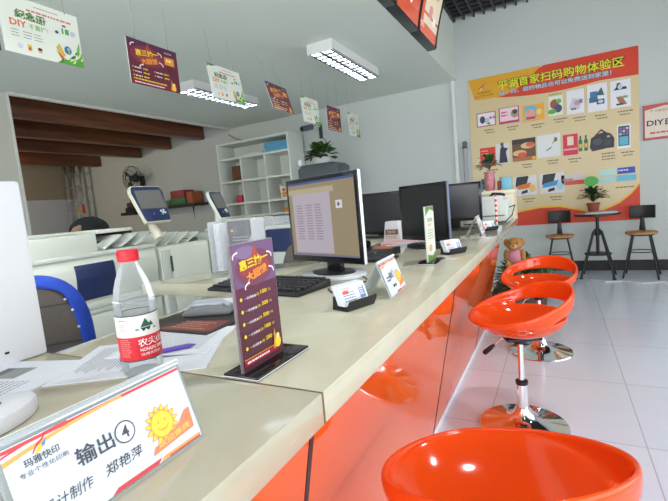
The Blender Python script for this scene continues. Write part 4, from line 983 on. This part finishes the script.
# ================================================================== INDUSTRIAL TABLE + CHAIRS
TOPW = wood('table_wood', srgb(150, 104, 60), srgb(196, 150, 96), 5)
t = thing('bistro_table', 'round wooden top table on black crossed steel legs below the poster', 'table', (.408, 5.90, 0))
b = MB(); b.lathe([(0,.740),(.225,.740),(.228,.745),(.228,.765),(.225,.768),(0,.768)], TOPW, 48); b.build('tabletop', t)
b = MB(); b.lathe([(.229,.742),(.236,.742),(.236,.764),(.229,.764),(.229,.742)], BLKM, 48); b.build('steel_rim', t)
b = MB(); b.cyl((0,0,.28), (0,0,.74), .018, BLKM); b.cyl((0,0,.50),(0,0,.58),.032,BLKM); b.lathe([(0,.725),(.10,.725),(.10,.739),(0,.739)], BLKM, 24); b.build('spindle', t)
for k in range(4):
    a = R(38+90*k); b = MB(); b.tube([(.02*math.cos(a),.02*math.sin(a),.57),(.06*math.cos(a),.06*math.sin(a),.54),(.235*math.cos(a),.235*math.sin(a),.012)], .0125, BLKM, 10); b.cyl((.235*math.cos(a),.235*math.sin(a),0),(.235*math.cos(a),.235*math.sin(a),.014),.02,BLKM); b.build('leg', t)
b = MB(); b.tube([(.135*math.cos(a),.135*math.sin(a),.28) for a in [2*PI*k/24 for k in range(24)]], .008, BLKM, 8, True); b.lathe([(0,.275),(.12,.275),(.12,.283),(0,.283)], BLKM, 20); b.build('footring', t)
def ichair(label, loc, rz):
    t = thing('wooden_seat_chair', label, 'chair', loc, rz, 'black steel chairs with wooden seats at the bistro table')
    b = MB(); b.lathe([(0,.50),(.150,.50),(.155,.505),(.155,.522),(.150,.527),(0,.527)], TOPW, 36); b.build('seat', t)
    b = MB(); b.lathe([(.0,.485),(.12,.485),(.125,.499),(0,.499)], BLKM, 24); b.build('seat_frame', t); b = MB(); b.tube([(.125*math.cos(a),.125*math.sin(a),.30) for a in [2*PI*k/20 for k in range(20)]], .006, BLKM, 6, True); b.build('brace_ring', t)
    for sx in (-1,1):
        for sy in (-1,1):
            b = MB(); b.tube([(sx*.08,sy*.08,.49),(sx*.165,sy*.165,.005)], .0105, BLKM, 8); b.build('leg', t)
    b = MB(); b.prism([(-.012,.49),(.012,.49),(.035,.50),(.018,.68),(-.018,.68),(-.035,.50)], 'y', .135, .150, BLKM, .003); b.build('back_post', t)
    b = MB(); pts = []
    for k in range(9):
        a = R(-38+k*9.5); pts.append((.19*math.sin(a)*1.0, .02+.155*math.cos(a)*1.0))
    ou = [(x*1.08, y+.014) for x, y in pts]
    b.prism(pts+ou[::-1], 'z', .665, .815, BLKM, .005); b.build('backrest', t)
    return t
ic = ichair('black steel chair with round wooden seat left of the bistro table', (.012, 5.86, 0), R(0))
copy_thing(ic, (.835, 5.90, 0), R(-12), 'black steel chair with round wooden seat right of the bistro table')
t = thing('potted_plant', 'small bushy plant in a terracotta pot on the bistro table', 'plant', (.375, 5.95, .7685))
b = MB(); b.lathe([(0,0),(.050,0),(.066,.10),(.072,.10),(.072,.118),(.060,.118),(.055,.09),(0,.09)], mat('terracotta', srgb(150,74,60), .7), 24); b.build('pot', t)
bush('foliage', t, (0,0,.19), (.14,.13,.12), 190, .045, .042, [LEAFD, LEAFD, LEAF], 21)
b = MB(); b.tube([(.0,0,.2),(-.01,-.05,.33)], .003, LEAF, 5)
b.prism([(-.075+.075*math.cos(a)+.055, .375+.06*math.sin(a)) for a in [2*PI*k/16 for k in range(16)]], 'y', -.055, -.051, LEAFL); b.build('large_leaf', t)
b = MB(); b.box(-.16, .16, -.10, .07, 0, .012, SILV, .003); b.box(-.15,.15,-.09,.06,.012,.022,mat('grey_magazine', srgb(150,150,156), .4),.002)
tag(b.build('magazine_stack', loc=(.43, 5.83, .7685), rot=(0,0,R(3))), 'flat grey magazines in front of the plant on the bistro table', 'magazine')
b = MB(); b.tube([(.30,5.70,.006),(.45,5.55,.006),(.62,5.62,.006),(.78,5.50,.006),(.98,5.58,.006),(1.25,5.50,.006),(1.7,5.6,.006)], .006, WHT, 8)
tag(b.build('power_cable'), 'white cable lying on the floor in front of the bistro table', 'cable')

# ================================================================== HANGING SIGNS
def art_green(A, w, h):
    A.rect(0,0,w,h,ink(222,226,214)); 
    A.poly([(0,h),(w*.30,h),(w*.18,h*.95),(w*.12,h*.98),(0,h*.88)], ink(100,140,80)); A.ell(w*.12,h*.96,w*.06,h*.03,ink(70,120,60))
    A.lines(w*.42,h*.90,w*.4,1,.01,h*.016,ink(180,120,120)); A.lines(w*.32,h*.80,w*.62,1,.01,h*.035,ink(206,120,110))
    A.text('纪念册', w*.17,h*.62,h*.17,ink(66,96,50),w=w*.38,bold=.04); A.text('纪念册', w*.175,h*.625,h*.155,ink(110,140,70),w=w*.37,bold=.0)
    A.text('DIY', w*.10,h*.48,h*.12,ink(220,110,70),w=w*.20,bold=.03); A.text('不重样!', w*.32,h*.49,h*.10,ink(140,184,110),w=w*.24,bold=.02)
    for cx_ in (.10,.24,.37): A.lines(w*cx_,h*.40,w*.11,3,h*.05,h*.014,ink(120,120,120))
    A.ell(w*.18,h*.14,w*.032,h*.045,ink(200,200,214)); A.rect(w*.27,h*.09,w*.05,h*.11,ink(226,180,60)); A.ell(w*.295,h*.13,w*.015,h*.03,ink(200,60,60)); A.ell(w*.42,h*.13,w*.03,h*.04,ink(226,150,120)); A.ell(w*.42,h*.16,w*.03,h*.025,ink(30,20,20))
    A.poly([(w*.64,h*.28),(w*.69,h*.38),(w*.76,h*.16),(w*.70,h*.12)], ink(210,170,70)); A.poly([(w*.63,h*.24),(w*.75,h*.10),(w*.70,h*.08)], ink(176,90,60)); A.ell(w*.80,h*.28,w*.05,h*.08,ink(60,110,160)); A.ell(w*.81,h*.30,w*.02,h*.03,ink(150,200,140))
    A.rect(w*.75,h*.58,w*.10,h*.10,ink(80,160,80)); A.rect(w*.775,h*.58,w*.02,h*.10,ink(210,236,200)); A.ell(w*.68,h*.58,w*.025,h*.03,ink(70,70,110)); A.ell(w*.90,h*.62,w*.035,h*.05,ink(190,180,214)); A.ell(w*.79,h*.73,w*.03,h*.02,ink(150,90,90))
    r_ = random.Random(2)
    A.poly([(w*.62,0),(w,0),(w,h*.30),(w*.93,h*.16),(w*.85,h*.10),(w*.75,h*.10)], ink(84,150,60))
    for k in range(14):
        x, y = w*(.66+.32*r_.random()), h*.22*r_.random(); A.poly([(x,y),(x+w*.035,y+h*.02),(x+w*.05,y+h*.09),(x+w*.01,y+h*.05)], (ink(120,180,80), ink(60,120,50), ink(200,220,140))[k % 3])
    A.poly([(w*.92,h*.2),(w*.96,h*.25),(w*.98,h*.5),(w*.93,h*.35)], ink(110,170,80))
def art_maroon(A, w, h):
    A.rect(0,0,w,h,ink(100,34,54)); A.rect(0,h*.85,w,h*.15,ink(84,36,70)); A.ell(w*.4,h*.68,w*.36,h*.22,ink(126,44,64))
    maroon_title(A, w*.38, h*.66, w*.24)
    A.rect(w*.72,h*.62,w*.20,h*.18,ink(222,150,50)); A.lines(w*.75,h*.70,w*.13,1,.01,h*.05,ink(250,220,120)); A.lines(w*.76,h*.52,w*.12,2,h*.05,h*.025,ink(60,30,30)); A.lines(w*.73,h*.88,w*.2,1,.01,h*.03,ink(200,180,180))
    for k in range(3):
        for j in range(2 if k else 2):
            x, y = w*(.06+.42*j), h*(.36-.09*k)
            if k == 2 and j: continue
            A.ell(x,y+h*.015,w*.012,h*.016,YEL,8); A.lines(x+w*.03,y,w*.14,1,.01,h*.025,WT); A.lines(x+w*.19,y,w*.12,1,.01,h*.03,YEL)
    A.lines(w*.05,h*.11,w*.7,1,.01,h*.03,YEL); A.rect(0,h*.03,w*.8,h*.05,ink(150,24,44)); A.lines(w*.06,h*.04,w*.68,1,.01,h*.025,WT)
    statues(A, w*.78, h*.03, w*.13)
SX = -2.53
def hang(kind, y0, y1, z0, z1, label, tilt=0., yaw=0.):
    w, h = y1-y0, z1-z0
    t = thing('hanging_sign', label, 'hanging sign', (SX, (y0+y1)/2, z1), group='advertising boards hung from the ceiling', rot=(0, tilt, yaw))
    b = MB(); b.box(-.003, .003, -w/2, w/2, -h, 0, PAPER)
    A = Art(b, (.003, -w/2, -h), (0,1,0), (0,0,1), .00008)
    (art_green if kind == 'g' else art_maroon)(A, w, h)
    b.build('printed_board', t, smooth=0)
    for s in (-1, 1):
        dz = 2.70-z1; b = MB(); b.cyl((0, s*w*.33, -.002), (math.sin(tilt)*-dz*0, s*w*.33, dz/math.cos(tilt)*.995), .0012, mat('nylon_string', srgb(150,150,150), .5), seg=5); o = b.build('string', t)
        b = MB(); b.ball((0, s*w*.33, -.005), .005, BLK, 8, 6); b.build('clip', t)
    return t
hang('m', .86, 1.285, 2.10, 2.40, 'leftmost hanging board, only its right edge in view')
hang('g', 1.305, 1.725, 2.11, 2.41, 'large white and green memory album board, nearest hanging board')
hang('m', 2.055, 2.485, 2.095, 2.40, 'large maroon hanging board left of the ceiling lights')
hang('g', 2.80, 3.215, 2.12, 2.41, 'white and green hanging board overlapping the left ceiling light', R(-8))
hang('m', 3.58, 4.0, 2.13, 2.42, 'tilted maroon hanging board hung between the two ceiling lights', R(-15), R(4))
hang('g', 4.26, 4.65, 2.11, 2.40, 'white and green hanging board between two maroon ones, above the shelf unit', R(-5))
hang('m', 4.88, 5.26, 2.09, 2.39, 'smaller looking maroon hanging board above the leafy plant', 0)
hang('g', 5.49, 5.84, 2.075, 2.39, 'farthest hanging board, white and green', R(-3))

# ================================================================== CEILING LIGHTS
def light(label, x0, x1):
    y0, y1, z0, z1 = 3.76, 4.96, 2.60, 2.6995
    t = thing('ceiling_light', label, 'ceiling light', ((x0+x1)/2, (y0+y1)/2, z0), group='louvred fluorescent ceiling lights')
    W, L, H = x1-x0, y1-y0, z1-z0; b = MB(); F_ = mat('white_enamel', srgb(214,216,214), .5)
    b.box(-W/2, -W/2+.012, -L/2, L/2, 0, H, F_); b.box(W/2-.012, W/2, -L/2, L/2, 0, H, F_); b.box(-W/2+.012, W/2-.012, -L/2, -L/2+.012, 0, H-.01, F_); b.box(-W/2+.012, W/2-.012, L/2-.012, L/2, 0, H-.01, F_); b.box(-W/2+.012, W/2-.012, -L/2, L/2, H-.01, H, F_)
    b.build('housing', t, smooth=0)
    b = MB(); RF = mat('mirror_louvre', (.16,.165,.18), .45, metal=1)
    for k in range(1, 12): y = -L/2+.012+(L-.024)*k/12; b.prism([(y-.019,.003),(y+.019,.003),(y+.008,.045),(y-.008,.045)], 'x', -W/2+.014, W/2-.014, RF)
    for x in (-W/2+.016, 0, W/2-.016): b.prism([(x-.018,.003),(x+.018,.003),(x+.008,.045),(x-.008,.045)], 'y', -L/2+.014, L/2-.014, RF)
    b.build('louvre', t, smooth=0)
    for s in (-1, 1):
        b = MB(); b.cyl((s*W/4, -L/2+.03, .062), (s*W/4, L/2-.03, .062), .013, mat('fluorescent_tube', (1,1,1), .5, emis=(.93,.98,1.), estr=115.), seg=12); b.build('tube', t)
light('louvred ceiling light on the right, nearer the counter', -2.105, -1.83)
light('louvred ceiling light on the left, partly behind a hanging board', -3.895, -3.615)
def fill_light(x0, x1, y0, label):      # extra unseen fittings, added for more light above and behind the viewer
    light(label, x0, x1); t = [o for o in COL.objects if o.get('label') == label][0]; t.location.y = y0
fill_light(-2.105, -1.83, .60, 'added louvred fill light above the price sign, out of the picture')
fill_light(-3.895, -3.615, .60, 'added louvred fill light above the brown office chair, out of the picture')
fill_light(-2.105, -1.83, -1.4, 'added louvred fill light, unseen behind the viewer, counter side')
fill_light(-3.895, -3.615, -1.4, 'added louvred fill light, unseen behind the viewer, wall side')

# ================================================================== LIGHT BOXES (menu boards)
def menu(label, y0, y1, warm):
    t = thing('menu_light_box', label, 'menu board', (-1.204, (y0+y1)/2, 2.715), group='curved menu light boxes on the soffit')
    L = (y1-y0)/2; n = 12
    curve = [(.085+.30*((k/n)**1.25)*(1-.12*k/n), .0+1.0*(k/n)) for k in range(n+1)]
    curve = [(.085+.20*math.sin(k/n*PI/2*.9)*(k/n)**.35*1.2, (k/n)*.98) for k in range(n+1)]
    b = MB(); DM = mat('dark_frame_metal', srgb(58,60,64), .35, metal=.3)
    pr = [(.0,.012),(.0,.98)]+curve[::-1]
    b.prism(pr, 'y', -L+.004, L-.004, DM); b.box(0, .09, -L, L, -.012, .014, DM, .003); b.build('frame', t, smooth=30)
    b = MB(); A = Art(b, (0,0,0), (0,1,0), (0,0,1), .0003)
    def fn(x, y, d):
        s_ = max(0, min(.9999, y/.98))*n; i = int(s_); f_ = s_-i
        a, c_ = Vector(curve[i]), Vector(curve[i+1]); p = a.lerp(c_, f_); tg = (c_-a).normalized(); nn = Vector((tg.y, -tg.x))
        p = p+nn*d; return Vector((p.x, x, p.y))
    A.fn = fn; w = 2*L-.03
    def strip(xa, xb, ya, yb, m_, seg=8):
        for k in range(seg): A.poly([(xa, ya+(yb-ya)*k/seg), (xb, ya+(yb-ya)*k/seg), (xb, ya+(yb-ya)*(k+1)/seg), (xa, ya+(yb-ya)*(k+1)/seg)], m_, False)
        A.L += 1
    E_ = lambda n_, r, g, bb, s_=.42: mat('lit_print_'+n_, srgb(r,g,bb), .25, coat=.4, emis=srgb(r,g,bb), estr=s_)
    strip(-w/2, w/2, .015, .96, E_('orange', 214,92,60) if warm == 0 else E_('orange2', 206,88,58))
    if warm == 0:
        strip(-w/2+.10, w/2, .10, .96, E_('cream', 222,206,178)); 
        for x, y, rr, m_ in ((.0,.25,.07,E_('pink',206,140,140)),(.12,.45,.08,E_('tan',196,170,130)),(-.05,.55,.06,E_('green',110,140,90)),(.15,.2,.05,E_('white',236,232,226)),(.05,.75,.09,E_('pink2',214,170,160))): A.ell(x,y,rr,rr*.8,m_)
        A.text('快印', -w/2+.02, .06, .06, E_('white',236,232,226), w=.12)
    else:
        for x, y, rr, m_ in ((.05,.22,.10,E_('white',236,232,226)),(.15,.4,.09,E_('pink',206,140,140)),(-.02,.5,.10,E_('dark',150,60,40)),(.1,.75,.1,E_('white',236,232,226))): A.ell(x,y,rr,rr*.8,m_)
        A.text('2011', -w/2+.05, .10, .05, E_('white',236,232,226), w=.14); A.text('快印', -w/2+.05, .22, .08, E_('white',236,232,226), w=.16)
    b.build('lit_panel', t, smooth=0)
    for e_ in (-L, L):
        b = MB(); b.tube([(curve[k][0]+.006, e_, curve[k][1]) for k in range(n+1)], .008, BLK, 6); b.build('edge_trim', t)
    return t
menu('curved cream and orange menu light box at the far end of the soffit', 4.20, 4.83, 0)
menu('curved orange menu light box, middle of the row on the soffit', 3.54, 4.18, 1)
menu('nearest curved orange menu light box, barely in view at the top', 2.88, 3.52, 1)

# ================================================================== CCTV, FAN, LADDER, STORAGE SHELF
t = thing('security_camera', 'small dark security camera on a white bracket above the shelf unit', 'camera', (-3.42, YB+.003, 2.36))
b = MB(); b.box(-.03, .03, -.02, 0, -.12, .12, DGREY, .003); b.tube([(0,-.02,.08),(-.05,-.10,.06),(-.10,-.18,.06)], .010, WHT, 8); b.tube([(0,-.02,-.08),(.06,-.03,-.14),(.10,-.02,-.2)], .005, BLK, 6); b.build('bracket', t)
b = MB(); b.cyl((-.08,-.14,.07), (-.18,-.30,.03), .045, mat('blue_grey_metal', srgb(86,100,116), .4)); b.cyl((-.18,-.30,.03), (-.19,-.315,.026), .036, BLKG); b.build('camera_body', t)
t = thing('wall_fan', 'dark wall mounted fan with round wire guard in the storage bay', 'fan', (-7.85, YB, 2.06))
b = MB(); b.box(-.06,.06,-.05,0,-.35,.05,DGREY,.01); b.cyl((0,-.05,0), (0,-.22,0), .05, BLK); b.cyl((0,-.16,0), (0,-.30,0), .085, DGREY, r1=.06); b.build('motor', t)
b = MB()
for k in range(3):
    a = 2*PI*k/3+.3; c_, s_ = math.cos(a), math.sin(a)
    b.poly([(c_*.05,-.29,s_*.05),(c_*.20-s_*.07,-.27,s_*.20+c_*.07),(c_*.22+s_*.02,-.31,s_*.22-c_*.02),(c_*.12+s_*.06,-.32,s_*.12-c_*.06)], DGREY)
o = b.build('blades', t); md = o.modifiers.new('t', 'SOLIDIFY'); md.thickness = .004
b = MB()
for y, rr in ((-.24,.25),(-.30,.25),(-.34,.17),(-.35,.09)): b.tube([(rr*math.cos(a), y, rr*math.sin(a)) for a in [2*PI*k/28 for k in range(28)]], .005, BLKM, 5, True)
for k in range(20): a = 2*PI*k/20; b.tube([(.03*math.cos(a),-.355,.03*math.sin(a)),(.17*math.cos(a),-.34,.17*math.sin(a)),(.25*math.cos(a),-.30,.25*math.sin(a)),(.25*math.cos(a),-.24,.25*math.sin(a)),(.08*math.cos(a),-.2,.08*math.sin(a))], .002, BLKM, 4)
b.build('wire_guard', t)
t = thing('step_ladder', 'folded aluminium ladder leaning in the corner of the storage bay', 'ladder', (-9.75, 6.0, 0))
for k, x in enumerate((-.30,-.10,.02,.22)):
    b = MB(); b.prism([(x-.02-.05*(k<2),0),(x+.03-.05*(k<2),0),(x+.03+.02*(k>1),2.55),(x-.02+.02*(k>1),2.55)], 'y', -.03+.03*(k % 2), .03+.03*(k % 2), ALU, .004)
    if k > 1: b.box(x-.015, x+.035, -.035, .0, 1.45, 1.65, ink(206,170,40) if k == 2 else ink(200,80,40)); 
    b.build('rail', t)
for k in range(8):
    z = .25+.3*k
    for xa, xb in ((-.33,-.07),(.0,.25)): b = MB(); b.box(xa,xb,-.02,.02,z,z+.03,ALU); b.build('rung', t)
t = thing('wall_shelf', 'dark bracket shelf on the storage bay wall holding green and red boxes', 'shelf', (-6.75, YB-.2, 1.36))
b = MB(); b.box(-.95, .70, -.18, .18, 0, .05, mat('dark_shelf_board', srgb(44,42,44), .6), .003); b.build('shelf_board', t)
for x in (-.6, .3): b = MB(); b.tube([(x,.16,0),(x,.16,-.28),(x,-.1,0)], .014, BLK, 6); b.build('shelf_bracket', t)
for x0, x1, z0, z1, m_, l in ((-7.25,-6.75,0,.10,mat('green_card',srgb(50,110,60),.5),'green box at the left on the dark wall shelf'),(-6.73,-6.32,0,.13,mat('green_card',(0,0,0)),'green box in the middle of the dark wall shelf'),(-6.28,-6.12,0,.22,mat('orange_brown_card',srgb(160,84,50),.5),'orange brown box at the right end of the dark wall shelf'),(-6.70,-6.34,.13,.27,mat('crimson_card',srgb(150,50,64),.5),'crimson box stacked on the middle green box')):
    bx('storage_box', l, x0, x1, 5.98, 6.25, 1.4105+z0, 1.4105+z1, m_)
b = MB(); b.box(-.22,.22,-.14,.14,0,.10,BLK,.01); b.box(-.18,.1,-.12,.12,.10,.20,DGREY,.01); b.box(-.10,.16,-.1,.1,.20,.34,mat('brown_tin', srgb(110,70,50), .5),.01)
tag(b.build('black_equipment', loc=(-7.85, 6.1, 1.36)), 'stack of dark equipment under the wall fan', 'equipment'); 
b = MB(); b.box(-8.15,-7.72,5.9,YB-.001,1.30,1.3595,BLK,.004); tag(b.build('wall_bracket'), 'short black shelf under the dark equipment and the wall fan', 'shelf')
b = MB(); b.box(-5.345, -5.30, 5.2, 6.1, .9, 2.3, mat('pin_board', srgb(90,92,88), .8)); 
b.bm.free()
b = MB(); b.tube([(-5.34, 6.28, 2.60), (-5.2, 6.30, 2.50), (-4.9, 6.31, 2.40)], .006, BLK, 6); tag(b.build('wall_cable'), 'black cable looping down beside the shelf unit near the ceiling', 'cable')
b = MB(); b.cyl((0,0,0), (0,0,.95), .022, mat('grey_pipe', srgb(170,172,176), .5)); b.cyl((0,0,.95),(0,.02,.99),.03,mat('pipe_cap', srgb(110,110,112), .5))
tag(b.build('wall_pipe', loc=(-1.10, 6.26, .35)), 'grey capped pipe standing against the wall left of the poster', 'pipe')
bpy.data.objects['wall_pipe'].location = (-1.13, 6.27, .0); bpy.data.objects['wall_pipe'].scale = (1.1, 1.1, 1.85)

# ================================================================== LIGHTS
def area(name, loc, rot, sx, sy, e, col):
    l = bpy.data.lights.new(name, 'AREA'); l.shape = 'RECTANGLE'; l.size = sx; l.size_y = sy; l.energy = e; l.color = col
    o = bpy.data.objects.new(name, l); COL.objects.link(o); o.location = loc; o.rotation_euler = rot; return o
area('daylight_right_window', (3.7, 1.4, 1.7), (0, R(106), 0), 2.85, 7.6, 125, (.93, .96, 1.))
area('daylight_front_window', (.1, -2.85, 1.5), (R(120), 0, 0), 6.6, 2.4, 250, (.95, .97, 1.))
def spot(label, x, y):
    t = thing('ceiling_spotlight', label, 'spotlight', (x, y, 3.40), group='round downlights under the black grille')
    b = MB(); b.lathe([(.13,.0),(.14,.0),(.14,.10),(0,.10),(0,.09),(.13,.09),(.13,.0)], WHT, 32); b.build('housing', t)
    b = MB(); b.lathe([(0,.03),(.128,.03)], mat('downlight_lens', (1,1,1), .5, emis=(.95,.98,1.), estr=150.), 32); b.build('lens', t)
spot('round downlight under the grille, in front of the poster', .61, 1.67)
spot('added round fill light under the grille, unseen, nearer the shop windows', 2.1, 2.4)  # this and the next downlight are unseen, added to brighten the floor
spot('added round fill light under the grille, unseen behind the viewer', .9, -.6)
w = bpy.data.worlds.new('sky'); sc.world = w; w.use_nodes = True
w.node_tree.nodes['Background'].inputs[0].default_value = (.86, .92, 1., 1); w.node_tree.nodes['Background'].inputs[1].default_value = .7
lb = bpy.data.lights.new('storage_lamp', 'POINT'); lb.energy = 60; lb.color = (1., .86, .66); lb.shadow_soft_size = .12
o = bpy.data.objects.new('storage_lamp', lb); COL.objects.link(o); o.location = (-8.5, 3.2, 2.3)

# ================================================================== CAMERA
cam = bpy.data.cameras.new('camera'); co = bpy.data.objects.new('camera', cam); COL.objects.link(co)
Rw = Matrix(((0.88324881, 0.02879715, 0.46801951), (0.46010174, 0.13926847, -0.87687552), (-0.09043188, 0.98983585, 0.10975909)))
co.matrix_world = Matrix.Translation((0, 0, 1.16)) @ Rw.to_4x4()
cam.sensor_width = 36; cam.lens = 425*36/668; cam.clip_start = .02; cam.clip_end = 60
sc.camera = co
sc.view_settings.view_transform = 'Standard'; sc.view_settings.look = 'None'; sc.view_settings.gamma = 1; sc.view_settings.exposure = 0.30
sc.cycles.use_denoising = True; sc.cycles.max_bounces = 8; sc.cycles.transparent_max_bounces = 16
